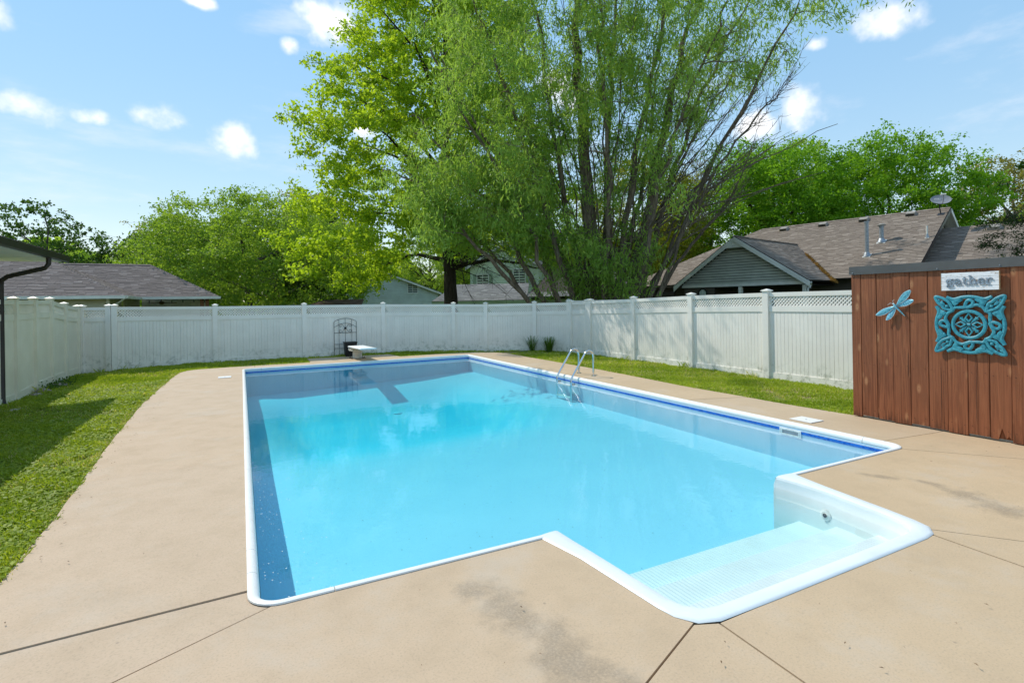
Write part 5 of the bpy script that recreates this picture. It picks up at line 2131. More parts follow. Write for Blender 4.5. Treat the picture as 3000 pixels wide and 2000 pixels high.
def gabled(name, label, lat, D, w_, dep, zw, zp, wallmat, roofmat, yaw=0.0, ground=-.5, wins=(), over=.4, peak=.5, sid=.2):
    """house with its gable towards the yard"""
    c = LD(lat, D, ground)
    h = thing(name, c, label, 'house')
    u = Matrix.Rotation(yaw, 3, 'Z') @ u_
    o = Matrix.Rotation(yaw, 3, 'Z') @ o_
    L, R_ = c - u * (w_ / 2), c + u * (w_ / 2)
    pk = c + u * (w_ * (peak - .5))
    def Z(p, z):
        q = p.copy()
        q.z = z
        return q
    m = MB()
    m.plate([Z(L, ground), Z(R_, ground), Z(R_, zw), Z(pk, zp), Z(L, zw)], -o * dep)
    m.build('wall', wallmat, h)
    def span(z):
        if z < zw:
            return (-w_ / 2, w_ / 2)
        f = (zp - z) / (zp - zw)
        pp = w_ * (peak - .5)
        return (pp - (pp + w_ / 2) * f, pp + (w_ / 2 - pp) * f)
    siding(h, (c.x, c.y, 0), u, span, 1.0, zp - .05, o, wallmat, sid)
    for sg_, E_ in ((-1, L), (1, R_)):
        sl_ = (zp - zw) / ((E_ - pk).length)
        e = E_ + u * (sg_ * over)
        ze = zw - sl_ * over
        P_ = [Z(e + o * .35, ze + .05), Z(e - o * (dep + .3), ze + .05), Z(pk - o * (dep + .3), zp + .05), Z(pk + o * .35, zp + .05)]
        if sg_ > 0:
            P_ = [P_[1], P_[0], P_[3], P_[2]]
        roof_slope(h, P_, roofmat, 0, .2, .5, int(lat * 7 + 50), .08)
        rake(h, Z(pk + o * .36, zp), Z(e + o * .36, ze), 'trim_white', .2)
    for (x, z, ww, hh_) in wins:
        q = c + u * x
        q.z = z
        window(h, q, u, o, ww, hh_)
    return h, c, u, o


gabled('house', 'pale blue-grey two-storey house seen under the big yellow-green tree', -12.9, 58, 9.6, 9, 2.9, 5.3, 'siding_blue', 'shingle_grey', .12, -1.5, [(2.05, 3.3, 1.0, 1.0), (-3.6, 3.0, .5, .9)], peak=.36)
gh, gc, gu, go = gabled('house', 'pale green two-storey house behind the willow with white shuttered windows', -.6, 42, 5.6, 8, 4.6, 6.3, 'siding_pale_green', 'shingle_grey', -.25, -.8, [(-1.75, 3.35, .9, 1.0), (1.25, 3.6, .9, 1.1)], over=.3)
for x, z in ((-1.75, 3.35), (1.25, 3.6)):
    for s in (-1, 1):
        q = gc + gu * (x + s * .68) + go * .03
        q.z = z
        MB().obox(q, gu, (0, 0, 1), go, .13, .55, .02).build('shutter', 'siding_deep_green', gh)
# its lean-to in front
le0, le1 = LD(-5.6, 37, 1.75), LD(1.0, 36, 1.75)
le2, le3 = LD(1.3, 39.5, 3.0), LD(-4.2, 40.5, 2.6)
roof_slope(gh, [le0, le1, le2, le3], 'shingle_grey', 0, .2, .5, 61)
m = MB()
m.plate([(*le0.xy, -.8), (*le1.xy, -.8), (*le1.xy, 1.75), (*le0.xy, 1.72)], Vector((.3, .6, 0)))
m.build('lean_to_wall', 'siding_deep_green', gh)
gs = thing('house', LD(4.2, 37, -.5), 'low green house with mottled grey hip roof at the willow trunk', 'house')
q0, q1, q2, q3 = LD(.9, 36, 1.95), LD(8.6, 33.5, 1.95), LD(7.0, 38.5, 4.1), LD(3.2, 39.5, 4.1)
roof_slope(gs, [q0, q1, q2, q3], 'shingle_grey', 0, .2, .5, 62)
roof_slope(gs, [LD(2.4, 42, 1.95), q0, q3], 'shingle_grey', 0, .2, .5, 63)
m = MB()
a, b = LD(1.4, 36.4, -.6), LD(8.4, 34.2, -.6)
m.plate([a, b, b + Vector((0, 0, 2.5)), a + Vector((0, 0, 2.5))], Vector((1.2, 2.4, 0)))
m.build('wall', 'siding_deep_green', gs)
MB().obox((a + b) / 2 + Vector((0, 0, 2.42)), (b - a).normalized(), Vector((-.455, -.89, 0)), (0, 0, 1), 3.8, .35, .04).build('fascia', 'dark_inside', gs)
gabled('house', 'distant house with brown pyramid roof left of the blue-grey house', -23.5, 66, 5.5, 6, 1.6, 3.9, 'siding_brown', 'shingle_far', .2, -1.5, (), over=.3)
sd = thing('shed', LD(-12.5, 36, -.5), 'dark flat-pitched shed roof just above the back fence', 'shed')
a, b, c, d = LD(-13.9, 36, 1.62), LD(-10.2, 36, 1.62), LD(-10.6, 38, 1.98), LD(-13.4, 38, 1.98)
roof_slope(sd, [a, b, c, d], 'shingle_far', 0, .2, .5, 65)
m = MB()
m.plate([LD(-13.6, 36.3, -.6), LD(-10.5, 36.3, -.6), LD(-10.5, 36.3, 1.6), LD(-13.6, 36.3, 1.6)], Vector((.8, 1.6, 0)))
m.build('wall', 'siding_brown', sd)

# ================================================================ TREES


class Tree:
    def __init__(s, seed):
        s.rng = np.random.default_rng(seed)
        s.r = random.Random(seed)
        s.tubes = []            # (pts, radii, sides)
        s.nodes = []            # attachment points (x,y,z,radius)
        s.leaf_c = []
        s.leaf_d = []
        s.leaf_s = []

    def limb(s, pts, r0, r1, sides=7, attach=True, wob=.0, n=8):
        """smooth tapering limb through control points"""
        P_ = [Vector(p) for p in pts]
        Q = []
        C = [P_[0]] + P_ + [P_[-1]]
        per = max(2, n // (len(P_) - 1))
        for i in range(1, len(C) - 2):
            for j in range(per):
                t = j / per
                p0, p1, p2, p3 = C[i - 1], C[i], C[i + 1], C[i + 2]
                Q.append(.5 * ((2 * p1) + (p2 - p0) * t + (2 * p0 - 5 * p1 + 4 * p2 - p3) * t * t + (3 * p1 - p0 - 3 * p2 + p3) * t ** 3))
        Q.append(P_[-1])
        m = len(Q)
        for i in range(1, m - 1):
            if wob:
                Q[i] = Q[i] + Vector((s.r.gauss(0, wob), s.r.gauss(0, wob), s.r.gauss(0, wob * .6)))
        R_ = [r0 + (r1 - r0) * (i / (m - 1)) ** .8 for i in range(m)]
        s.tubes.append((Q, R_, sides))
        if attach:
            for i in range(m):
                s.nodes.append((*Q[i], R_[i]))
        return Q, R_

    def reach(s, targets, upbias=.3, sag=0.0, rmax=.09, taper=.35, sides=4, grow=True, lift=.25):
        """grow a branch from the nearest fitting wood to each target"""
        base = np.array(s.nodes[0][:3])
        T = sorted(targets, key=lambda p: (Vector(p) - Vector(base)).length)
        arr = np.array(s.nodes)
        ends = []
        for t in T:
            t = np.array(t)
            d = arr[:, :3] - t
            dist = np.sqrt((d ** 2).sum(1))
            # prefer wood that is lower and further in
            cost = dist + upbias * np.maximum(0, arr[:, 2] - t[2]) * 2.2 + .15 * np.maximum(0, 0.35 - dist)
            i = int(cost.argmin())
            a = Vector(arr[i, :3])
            b = Vector(t)
            L = (b - a).length
            r0 = min(arr[i, 3] * .75, rmax, .012 + .014 * L)
            mid = a.lerp(b, .5) + Vector((s.r.gauss(0, .06), s.r.gauss(0, .06), lift * .35 * s.r.random())) * L - Vector((0, 0, sag * L))
            q = [a, a.lerp(mid, .55) + Vector((0, 0, .04 * L)), mid, mid.lerp(b, .55) + Vector((0, 0, .03 * L)), b]
            R_ = [r0, r0 * .85, r0 * .7, r0 * .55, max(.006, r0 * taper)]
            s.tubes.append((q, R_, sides))
            ends.append((q[-2], b))
            if grow:
                arr = np.concatenate([arr, np.array([[*p, rr] for p, rr in zip(q[1:], R_[1:])])])
        s.nodes = [tuple(x) for x in arr]
        return ends

    def foliage(s, centres, n, spread, size, droop=0.0, flat=.7, twigs=4, twig_len=.5, outward=None, jitter=.35):
        """leaves in clumps round the centres, plus the twigs that carry them"""
        rng = s.rng
        for c in centres:
            c = np.array(c)
            k_ = max(3, int(n * rng.uniform(1 - jitter, 1 + jitter)))
            sp = spread * rng.uniform(.7, 1.25)
            # sub-sprays inside the clump
            ns = max(2, int(k_ / 22))
            sub = rng.normal(0, 1, (ns, 3)) * np.array([sp, sp, sp * flat]) * .75
            pick = rng.integers(0, ns, k_)
            p = c + sub[pick] + rng.normal(0, 1, (k_, 3)) * np.array([sp, sp, sp * flat]) * .36
            if droop:
                p[:, 2] -= np.abs(rng.normal(0, droop, k_))
            s.leaf_c.append(p)
            s.leaf_s.append(size * rng.uniform(.6, 1.35, k_))
            for q in range(min(twigs, ns)):
                b = Vector(c + sub[q] * 1.1)
                a = Vector(c)
                mid = a.lerp(b, .5) + Vector((0, 0, .05))
                s.tubes.append(([a, mid, b], [.012, .008, .004], 3))

    def build(s, name, label, base, leafmat_, bark, aspect=.5, hang=0.0, upness=.6, group=None, cat='tree', long=1.0):
        t = thing(name, base, label, cat, group)
        m = MB()
        for pts, R_, sides in s.tubes:
            m.tube(pts, R_, sides, False)
        m.build('trunk', bark, t, True)
        if s.leaf_c:
            c = np.concatenate(s.leaf_c)
            sz = np.concatenate(s.leaf_s)
            n = len(c)
            rng = s.rng
            d = rng.normal(0, 1, (n, 3))
            d[:, 2] -= hang * 2.0
            d /= np.linalg.norm(d, axis=1)[:, None]
            nrm = rng.normal(0, 1, (n, 3))
            nrm[:, 2] += upness * 1.6
            e = np.cross(d, nrm)
            e /= np.linalg.norm(e, axis=1)[:, None] + 1e-9
            L = (sz * long)[:, None]
            Wd = (sz * aspect)[:, None]
            f = np.cross(d, e) * (sz * .12)[:, None]
            V_ = np.stack([c - d * L * .5, c - e * Wd * .5 - f, c + d * L * .5, c + e * Wd * .5 - f], 1).reshape(-1, 3)
            q = np.arange(n)[:, None] * 4
            lo, hi = np.percentile(c[:, 2], 3), np.percentile(c[:, 2], 97)
            tint = rng.beta(2, 2, n)
            # whole sprays differ a little in hue
            cell = np.floor(c / .9).astype(int)
            hsh = ((cell[:, 0] * 73856093) ^ (cell[:, 1] * 19349663) ^ (cell[:, 2] * 83492791)) % 1000 / 1000.0
            tint = np.clip(.6 * tint + .4 * hsh, 0, 1)
            me = fast_mesh('crown', V_, np.concatenate([q, q + 1, q + 2, q + 3], 1), leafmat_, tint)
            link(bpy.data.objects.new('crown', me), t, kind='stuff')
        return t


def ellipsoid_pts(rng, c, rad, n, shell=.55, lobes=7, gap=.16, zcut=None, pred=None, mind=0.0):
    """clump centres: biased to the outside of a lumpy ellipsoid"""
    out_ = []
    lob = rng.normal(0, 1, (lobes, 3))
    lob /= np.linalg.norm(lob, axis=1)[:, None]
    amp = rng.uniform(-.16, .20, lobes)
    c = np.array(c, float)
    tries = 0
    while len(out_) < n and tries < n * 60:
        tries += 1
        d = rng.normal(0, 1, 3)
        d /= np.linalg.norm(d)
        r_ = rng.uniform(shell ** 3, 1) ** (1 / 3)
        bump = 1 + sum(a * max(0, d @ l) ** 3 for a, l in zip(amp, lob))
        p = c + d * np.array(rad) * r_ * bump
        if zcut is not None and p[2] < zcut:
            continue
        if pred is not None and not pred(p):
            continue
        if mind and any((p[0] - q[0]) ** 2 + (p[1] - q[1]) ** 2 + (p[2] - q[2]) ** 2 < mind * mind for q in out_):
            continue
        out_.append(tuple(p))
    return out_


def toLD(p):
    x, y = p[0] + .0224, p[1] + 3.1258
    return .89066 * x - .45468 * y, .45468 * x + .89066 * y, p[2]


# ---------------------------------------------------------------- the big yellow-green oak
T = Tree(101)
ob = LD(-3.35, 29, -.5)
top = LD(-3.6, 29.2, 21)
trunk, _ = T.limb([ob, LD(-3.38, 29, 2.5), LD(-3.5, 29.05, 7), LD(-3.4, 29.1, 13), top], .50, .05, 12, True, .03, 20)
cc = np.array(LD(-4.6, 29, 12.2))
rad = np.array([8.3, 7.0, 11.5])
rngo = np.random.default_rng(5)


def oakR(z):
    """crown half-width at height z"""
    return float(np.interp(z, [2.0, 3.5, 6, 9.5, 13, 17, 20, 23], [5.8, 7.4, 7.6, 7.3, 6.4, 4.6, 3.1, .7]))


pts = []
while len(pts) < 530:
    z = rngo.uniform(2.3, 22.5)
    R_ = oakR(z)
    a = rngo.uniform(0, 2 * np.pi)
    r_ = R_ * math.sqrt(rngo.uniform(.10, 1)) * (1 + .10 * math.sin(3 * a + z * .8) + .07 * math.sin(5 * a - z * 1.7))
    lat = -3.9 + r_ * math.cos(a) * 1.0
    D = 29 + r_ * math.sin(a) * .85
    if z < 5.2 and (lat > -2.2 and r_ < 5):
        continue
    if z < 4.6 and r_ < 3.2:
        continue
    if z < 2.7 or (lat > -7.0 and z < 4.3):
        continue
    p = LD(lat, D, z)
    if all((p.x - q[0]) ** 2 + (p.y - q[1]) ** 2 + (p.z - q[2]) ** 2 > .72 for q in pts):
        pts.append((p.x, p.y, p.z))
# main limbs first, in a rising spiral
for k_ in range(34):
    z0 = 3.4 + k_ * .45
    a = k_ * 2.4
    R_ = oakR(min(22, z0 + 2.5)) * .72
    zs = z0 + (1.2 if z0 < 6 else 3.0) + .05 * k_
    s0 = LD(-3.42, 29.05, z0)
    e0 = LD(-3.8 + R_ * math.cos(a), 29 + R_ * .85 * math.sin(a), zs - (1.2 if z0 < 5 else 0))
    mid = s0.lerp(e0, .45) + Vector((0, 0, .5))
    T.limb([s0, mid, e0], max(.05, .17 - .003 * k_), .03, 6, True, .08, 8)
T.reach(pts, .35, 0, .07)
T.foliage(pts, 230, .50, .185, 0, .60, 5)
# bare dead twigs hanging low on the right side of the trunk
for k_ in range(26):
    s0 = LD(-3.3, 28.9, 3.4 + .09 * k_)
    e0 = LD(-3.3 + T.r.uniform(.8, 4.6), 28.5 + T.r.uniform(-2.5, .5), 3.4 + .05 * k_ + T.r.uniform(-2.2, .6))
    Q, R_ = T.limb([s0, s0.lerp(e0, .5) + Vector((0, 0, .35)), e0], .035, .006, 4, False, .05, 6)
    for j in range(2, len(Q)):
        for w_ in range(2):
            e2_ = Q[j] + Vector((T.r.uniform(-.5, .5), T.r.uniform(-.5, .5), T.r.uniform(-.7, .1)))
            T.tubes.append(([Q[j], Q[j].lerp(e2_, .5) + Vector((0, 0, .04)), e2_], [.012, .008, .004], 3))
T.build('oak_tree', 'tall yellow-green oak with straight dark trunk behind the back fence', ob, 'leaf_oak', 'bark_dark', .62, .1, .5)

# ---------------------------------------------------------------- the willow
T = Tree(202)
wb = LD(3.4, 21, -.4)
stems = [  # base lat offset, D offset, control (lat, D, z), end (lat, D, z), radius
    (-1.2, 0, (0, 20.6, 5.0), (-3.7, 20.2, 8.8), .20), (-.9, .4, (.5, 21.5, 6.5), (-2.8, 22.0, 12.0), .21), (-.6, -.3, (1.2, 20.2, 7.5), (-1.7, 19.6, 14.0), .20),
    (-.3, .2, (2.3, 21.2, 8.5), (.6, 21.6, 16.0), .23), (0, -.1, (3.3, 20.9, 8.0), (2.7, 21.0, 17.0), .30), (.3, .3, (4.0, 21.6, 8.0), (4.6, 22.0, 17.0), .24),
    (.5, -.3, (4.6, 20.4, 7.8), (6.4, 20.0, 16.2), .24), (.8, .1, (5.5, 21.0, 7.2), (8.4, 21.2, 15.0), .25), (1.0, .4, (6.1, 21.8, 6.6), (10.2, 22.2, 14.2), .20),
    (1.2, -.2, (6.7, 20.6, 6.0), (11.2, 20.4, 12.9), .17), (-1.5, -.2, (-.2, 20.2, 3.8), (-4.2, 19.4, 6.4), .16), (-1.6, .3, (.1, 21.6, 4.8), (-4.6, 22.4, 7.4), .15),
    (1.4, .3, (6.6, 21.4, 4.4), (10.2, 21.8, 10.2), .12), (1.5, -.3, (6.8, 20.4, 3.8), (9.6, 19.8, 8.8), .11), (1.6, .1, (7.0, 21.1, 3.2), (8.6, 21.6, 5.2), .17),
    (1.3, .6, (6.2, 22.2, 5.2), (9.9, 23.2, 11.6), .10), (-.2, .8, (2.4, 22.4, 7.0), (-.5, 24, 13.5), .18), (.6, .8, (4.7, 22.6, 7.2), (7.2, 24.4, 14), .17), (-1.0, -.6, (.6, 19.6, 5.6), (-2.6, 17.8, 10.2), .15), (.2, -.6, (3.6, 19.7, 7.2), (3.2, 17.9, 13.5), .16), (.9, -.7, (5.4, 19.4, 6.2), (7.4, 17.8, 11.6), .14)]
leafy = []
bare_nodes = []
for i, (bo, do, ctrl, end, r_) in enumerate(stems):
    s0 = LD(3.4 + bo * .85, 21 + do * .8, -.4)
    e1_ = LD(*end)
    s1 = s0.lerp(e1_, .16) + Vector((0, 0, .35))
    c1 = s0.lerp(e1_, .46) + Vector((T.r.uniform(-.3, .3), T.r.uniform(-.3, .3), .75 + T.r.uniform(-.3, .3)))
    m1 = s0.lerp(e1_, .74) + Vector((T.r.uniform(-.25, .25), T.r.uniform(-.25, .25), .65))
    Q, R_ = T.limb([s0, s1, c1, m1, e1_], r_ * (1.5 if i in (4, 7) else .8), .03, 8, True, .07, 20)
    for j in range(4, len(Q)):
        f = j / (len(Q) - 1)
        leafy.append((Q[j], f, i))
rngw = np.random.default_rng(9)


def bare_zone(lat, z):
    """the dead right-hand side: wood without leaves"""
    if lat < 4.4:
        return 0.0
    zc = np.interp(lat, [4.4, 5.6, 7, 9, 11, 12.5], [2.4, 5.8, 8.6, 10.3, 11.2, 12.0])
    return 1.0 if z < zc else 0.0


wp = []
tries = 0
while len(wp) < 560 and tries < 60000:
    tries += 1
    q, f, i = leafy[rngw.integers(len(leafy))]
    sp = .35 + 1.35 * f
    p = np.array(q) + rngw.normal(0, 1, 3) * np.array([sp, sp, sp * .8])
    lat, D, z = toLD(p)
    if z < 1.9 or z > 18 or (lat < 1.4 and z < 3.9) or lat < (-3.7 if z < 8.5 else -2.5):
        continue
    if bare_zone(lat, z) and rngw.random() < .985:
        continue
    if 1.6 < lat < 6.2 and z < 6.5 and rngw.random() < .72:
        continue
    if lat < 0 and z < 2.6:
        continue
    if all((p[0] - a[0]) ** 2 + (p[1] - a[1]) ** 2 + (p[2] - a[2]) ** 2 > .42 for a in wp):
        wp.append(tuple(p))
# low skirt of foliage round the left of the trunks
for k_ in range(70):
    lat = rngw.uniform(-3.6, 1.2)
    z = rngw.uniform(4.3, 6.8)
    D = rngw.uniform(18.6, 21.6)
    wp.append(tuple(LD(lat, D, z)))
for k_ in range(13):
    lat = rngw.uniform(1.9, 4.6)
    wp.append(tuple(LD(lat, rngw.uniform(19.0, 20.4), rngw.uniform(1.8, 4.4))))
for k_ in range(8):
    wp.append(tuple(LD(rngw.uniform(2.2, 5.2), rngw.uniform(19.6, 20.8), rngw.uniform(1.7, 4.0))))
for k_ in range(95):
    lat = rngw.uniform(-2.4, 6.0)
    wp.append(tuple(LD(lat, rngw.uniform(17.6, 19.8), rngw.uniform(6.5 + max(0, lat) * .7, 16.5 - max(0, -lat) * 1.1))))
T.reach(wp, .30, 0, .05, .3)
T.foliage(wp, 160, .36, .165, .28, .9, 4)
# dead whips fanning out to the right
for k_ in range(420):
    q, f, i = leafy[rngw.integers(len(leafy))]
    lat, D, z = toLD(q)
    if lat < 5.0 or z > 10.8 or z < 3.6:
        continue
    d = Vector((*(rt * T.r.uniform(.4, 1.1) + fw * T.r.uniform(-.35, .35)).xy, T.r.uniform(.25, .95))).normalized()
    L = T.r.uniform(1.0, 3.8)
    e1_ = q + d * L + Vector((0, 0, .25 * L))
    if toLD(e1_)[0] > 11.0:
        continue
    Q, R_ = T.limb([q, q + d * (L * .45), e1_], T.r.uniform(.014, .032), .005, 4, False, .04, 8)
    for j in range(2, len(Q)):
        for w_ in range(2):
            e2_ = Q[j] + Vector((*(rt * T.r.uniform(-.2, .6) + fw * T.r.uniform(-.3, .3)).xy, T.r.uniform(-.1, .7))) * T.r.uniform(.5, 1.3)
            T.tubes.append(([Q[j], Q[j].lerp(e2_, .5) + Vector((0, 0, -.03)), e2_], [.010, .007, .0035], 3))
# long unleafed stems seen through the crown
for k_ in range(34):
    b0 = LD(3.4 + T.r.uniform(-.9, 1.0), 21 + T.r.uniform(-.6, .6), T.r.uniform(1.2, 3.0))
    a = T.r.uniform(-.55, .95)
    e1_ = LD(3.4 + a * 9, 21 + T.r.uniform(-2, 2), 15.5 - abs(a) * 7 + T.r.uniform(-3, 1))
    T.limb([b0, b0.lerp(e1_, .4) + Vector((0, 0, .6)), e1_], T.r.uniform(.03, .075), .01, 5, False, .07, 12)
T.build('willow_tree', 'many-stemmed willow with bare right-hand branches behind the fence corner', wb, 'leaf_willow', 'bark_willow', .24, .75, .3, long=1.25)


def round_tree(name, label, lat, D, z0, cz, rl, rz, n, leaves, spread, size, lm, bark, seed, trunks=((0, 0),), tr=.25, shell=.45, zcut=1.0, group=None, lobes=9, hang=.15, aspect=.6, mind=.6, rd=None, pred=None):
    T = Tree(seed)
    rng = np.random.default_rng(seed)
    b0 = LD(lat, D, z0)
    for (dl, lean) in trunks:
        p0 = LD(lat + dl, D, z0)
        T.limb([p0, LD(lat + dl + lean * .4, D, z0 + (cz - z0) * .5), LD(lat + dl + lean, D, cz), LD(lat + dl + lean * 1.3, D, cz + rz * .75)], tr, .04, 8, True, .06, 14)
    # forks
    for k_ in range(14):
        a = 2 * math.pi * k_ / 14 + seed
        zz = z0 + (cz - z0) * rng.uniform(.45, 1.0)
        dl, lean = trunks[k_ % len(trunks)]
        s0 = LD(lat + dl + lean * .4, D, zz)
        rr_d = (rd or rl)
        e0 = LD(lat + rl * .66 * math.cos(a), D + rr_d * .66 * math.sin(a), zz + rz * rng.uniform(.2, .6))
        T.limb([s0, s0.lerp(e0, .5) + Vector((0, 0, .3)), e0], tr * .45, .03, 5, True, .06, 8)
    c = LD(lat, D, cz)
    def pr(p):
        if pred:
            return pred(*toLD(p))
        return True
    # the ellipsoid lives in the turned frame; spin the points
    raw = ellipsoid_pts(rng, (0, 0, 0), (rl, rd or rl, rz), n, shell, lobes, mind=mind)
    pts = []
    for p in raw:
        q = LD(lat + p[0], D + p[1], cz + p[2])
        if q.z > zcut and pr(q):
            pts.append(tuple(q))
    T.reach(pts, .3, 0, .06)
    T.foliage(pts, leaves, spread, size, 0, .7, 3)
    return T.build(name, label, b0, lm, bark, aspect, hang, .5, group)


G_ = 'neighbourhood trees beyond the fences'
# left: broad twin-stemmed tree and its company
round_tree('maple_tree', 'broad mid-green tree with two leaning trunks behind the left neighbour roof', -19.0, 40, -.5, 5.0, 8.8, 5.0, 420, 210, .66, .18, 'leaf_mid', 'bark_grey', 31, ((-.6, -.6), (.9, .5)), .24, .4, 1.2, G_, 12, mind=.75)
round_tree('maple_tree', 'dark green tree in the gap left of the oak foliage', -17.6, 46, -.5, 5.4, 3.6, 4.8, 150, 190, .62, .19, 'leaf_dark', 'bark_dark', 32, ((0, .3),), .3, .4, 1.4, G_)
round_tree('maple_tree', 'buff-tipped tree peeping over the broad mid-green tree', -19.5, 52, -.5, 9.0, 4.4, 4.2, 120, 90, .7, .2, 'leaf_buff', 'bark_pale', 33, ((0, .2),), .22, .4, 5, G_)
round_tree('maple_tree', 'yellow-green tree low beside the broad mid-green tree', -33.5, 54, -.5, 5.2, 4.6, 4.2, 130, 170, .65, .19, 'leaf_oak', 'bark_grey', 34, ((0, .2),), .22, .4, 1.4, G_)
round_tree('maple_tree', 'thin buff tree between the dark maple and the yellow-green tree', -34.5, 52, -.5, 6.6, 2.4, 3.6, 60, 70, .65, .18, 'leaf_buff', 'bark_pale', 35, ((0, .2),), .15, .3, 2, G_)
round_tree('maple_tree', 'open dark-leaved maple at the far left edge above the near eave', -37.2, 42, -.5, 6.0, 4.4, 4.6, 190, 46, .50, .21, 'leaf_dark', 'bark_grey', 36, ((0, .4),), .16, .2, 1.5, G_, 10, hang=.35, aspect=.75, mind=.7)
round_tree('maple_tree', 'bushy dark tree below the open maple at left', -31.5, 45, -.5, 4.2, 4.2, 3.0, 140, 130, .6, .24, 'leaf_dark', 'bark_dark', 37, ((0, 0),), .2, .3, 1.2, G_)
# middle distance between the houses
round_tree('maple_tree', 'green tree filling the gap right of the oak trunk', -4.6, 62, -.8, 6.0, 4.0, 5.5, 170, 170, .7, .2, 'leaf_mid', 'bark_dark', 39, ((0, .2),), .3, .35, 1.0, G_)
round_tree('maple_tree', 'mid-green tree between the two pale two-storey houses', -10.6, 68, -.8, 5.6, 5.0, 5.0, 150, 130, .75, .22, 'leaf_mid', 'bark_dark', 43, ((0, .2),), .3, .35, 1.0, G_)
round_tree('maple_tree', 'yellow tree glowing behind the willow stems', 9.6, 40, -.5, 6.8, 4.8, 5.0, 200, 200, .62, .17, 'leaf_yellow', 'bark_grey', 40, ((0, .3),), .22, .35, 2.0, G_)
round_tree('maple_tree', 'green tree low behind the willow and left of the brown roof', 12.6, 44, -.5, 5.0, 3.6, 3.6, 110, 100, .62, .18, 'leaf_maple', 'bark_grey', 41, ((0, .3),), .2, .35, 1.5, G_)
round_tree('maple_tree', 'pale young tree behind the green house', 2.0, 54, -.8, 8.5, 5.0, 5.5, 150, 90, .75, .21, 'leaf_oak', 'bark_grey', 42, ((0, .3),), .25, .35, 2, G_)
# right: the big round maples over the brown roof
round_tree('maple_tree', 'bright green round maple rising left over the brown roof', 19.6, 40, -.5, 7.4, 5.2, 6.0, 280, 210, .62, .20, 'leaf_maple', 'bark_dark', 51, ((0, .3),), .34, .5, 1.5, G_, 14, mind=.75)
round_tree('maple_tree', 'largest bright green maple behind the satellite dish', 28.8, 41, -.5, 7.4, 6.6, 6.3, 360, 210, .64, .20, 'leaf_maple', 'bark_dark', 52, ((0, .3),), .36, .5, 1.5, G_, 16, mind=.78)
round_tree('maple_tree', 'lighter maple crown between the two bright maples', 25.0, 47, -.5, 9.8, 4.6, 5.8, 200, 150, .64, .20, 'leaf_mid', 'bark_dark', 53, ((0, .2),), .3, .45, 3, G_, 12)
round_tree('maple_tree', 'buff spring tree at the far right behind the maples', 39.5, 42, -.5, 8.0, 5.5, 5.0, 190, 100, .68, .19, 'leaf_buff', 'bark_pale', 54, ((0, .3),), .25, .4, 2, G_)
# bare tree beside the maples
T = Tree(61)
b0 = LD(15.6, 44, -.5)
for k_ in range(7):
    dl = T.r.uniform(-.8, .8)
    e0 = LD(15.6 + dl * 4.0, 44 + T.r.uniform(-2, 2), 12.2 + T.r.uniform(-2.5, .8))
    Q, R_ = T.limb([b0 + Vector((dl * .3, 0, 0)), b0.lerp(e0, .4) + Vector((0, 0, .8)), e0], .14, .02, 6, True, .1, 14)
    for j in range(4, len(Q)):
        for w_ in range(5):
            e2_ = Q[j] + Vector((T.r.uniform(-1, 1), T.r.uniform(-1, 1), T.r.uniform(.3, 1.6))) * T.r.uniform(.6, 1.5)
            T.tubes.append(([Q[j], Q[j].lerp(e2_, .5) + Vector((.05, .05, .0)), e2_], [.03, .02, .008], 3))
            for z_ in range(3):
                c0 = Q[j].lerp(e2_, T.r.uniform(.3, 1))
                e3_ = c0 + Vector((T.r.uniform(-.5, .5), T.r.uniform(-.5, .5), T.r.uniform(.1, .8)))
                T.tubes.append(([c0, e3_], [.014, .006], 3))
                if T.r.random() < .45:
                    T.leaf_c.append(np.array(e3_) + T.rng.normal(0, .18, (7, 3)))
                    T.leaf_s.append(.13 * T.rng.uniform(.6, 1.3, 7))
T.build('bare_tree', 'grey leafless tree with sparse buds left of the bright maples', b0, 'leaf_buff', 'bark_pale', .6, .1, .4, G_)
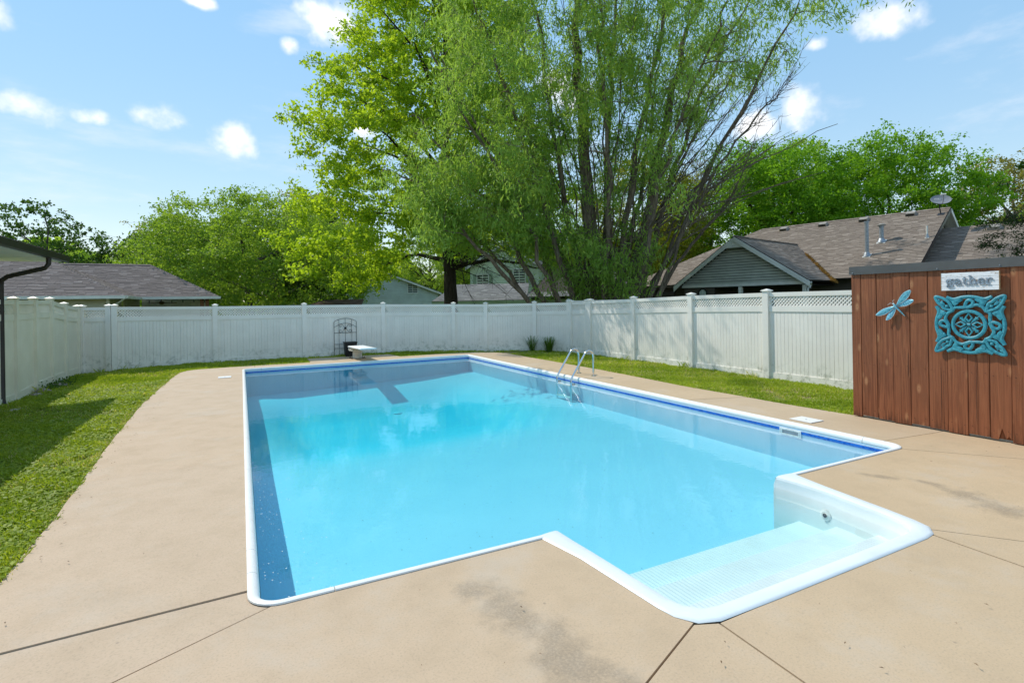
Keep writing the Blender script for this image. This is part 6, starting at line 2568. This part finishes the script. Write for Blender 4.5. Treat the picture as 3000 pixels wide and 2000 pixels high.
# evergreen behind the plank wall
T = Tree(71)
b0 = LD(16.4, 15.2, -.4)
T.limb([b0, LD(16.4, 15.2, 2.5), LD(16.5, 15.2, 5.2)], .16, .03, 8, True, .03, 12)
rngc = np.random.default_rng(71)
pts = []
for k_ in range(170):
    z = rngc.uniform(.8, 5.4)
    R_ = np.interp(z, [.8, 2.2, 3.4, 5.4], [3.2, 3.3, 2.3, .5])
    a = rngc.uniform(0, 6.28)
    r_ = R_ * math.sqrt(rngc.uniform(.15, 1))
    pts.append(tuple(LD(16.4 + r_ * math.cos(a), 15.2 + r_ * math.sin(a), z)))
T.reach(pts, .3, .02, .05)
T.foliage(pts, 170, .30, .085, .03, .45, 6)
T.build('evergreen_tree', 'dark evergreen leaning over the right end of the plank wall', b0, 'leaf_conifer', 'bark_dark', .30, .1, .5, long=1.3)
# branch of a tree standing outside the right edge of the view
T = Tree(72)
b0 = LD(16.6, 12.2, -.3)
T.limb([b0, LD(16.5, 12.2, 3), LD(16.0, 12.3, 6)], .2, .06, 8, True, .03, 12)
tp = [tuple(LD(12.3 + .25 * (k_ % 5) + rngc.uniform(-.1, .1), 12.3 + rngc.uniform(-.3, .3), 4.85 + rngc.uniform(-.22, .38))) for k_ in range(9)] + [tuple(LD(rngc.uniform(13.4, 18), 12.2 + rngc.uniform(-2, 2), rngc.uniform(4.4, 8))) for k_ in range(60)]
T.reach(tp, .3, 0, .04)
T.foliage(tp, 26, .14, .12, .02, .7, 4)
T.build('maple_tree', 'dark maple leaves on a branch entering at the right edge', b0, 'leaf_dark', 'bark_dark', .8, .3, .6, G_)

# far wood closing the horizon
rngf = np.random.default_rng(88)
n = 60000
th = rngf.uniform(-1.15, 1.15, n)
rr = rngf.uniform(76, 100, n)
hmax = 9.5 + 2.2 * np.sin(th * 9.0) + 1.6 * np.sin(th * 23 + 1) + 1.0 * np.sin(th * 51)
z = -.5 + (hmax + .5) * rngf.uniform(0, 1, n) ** .8
lat, D = rr * np.sin(th), rr * np.cos(th)
c = np.stack([-.0224 + .89066 * lat + .45468 * D, -3.1258 - .45468 * lat + .89066 * D, z], 1)
d = rngf.normal(0, 1, (n, 3))
d /= np.linalg.norm(d, axis=1)[:, None]
e = np.cross(d, rngf.normal(0, 1, (n, 3)))
e /= np.linalg.norm(e, axis=1)[:, None]
s = rngf.uniform(.35, .8, n)[:, None]
V_ = np.stack([c - d * s, c - e * s * .6, c + d * s, c + e * s * .6], 1).reshape(-1, 3)
q = np.arange(n)[:, None] * 4
me = fast_mesh('distant_wood', V_, np.concatenate([q, q + 1, q + 2, q + 3], 1), 'leaf_mid', rngf.uniform(0, 1, n))
link(bpy.data.objects.new('distant_wood', me), None, 'low distant wood along the horizon behind the houses', 'wood', None, 'stuff')
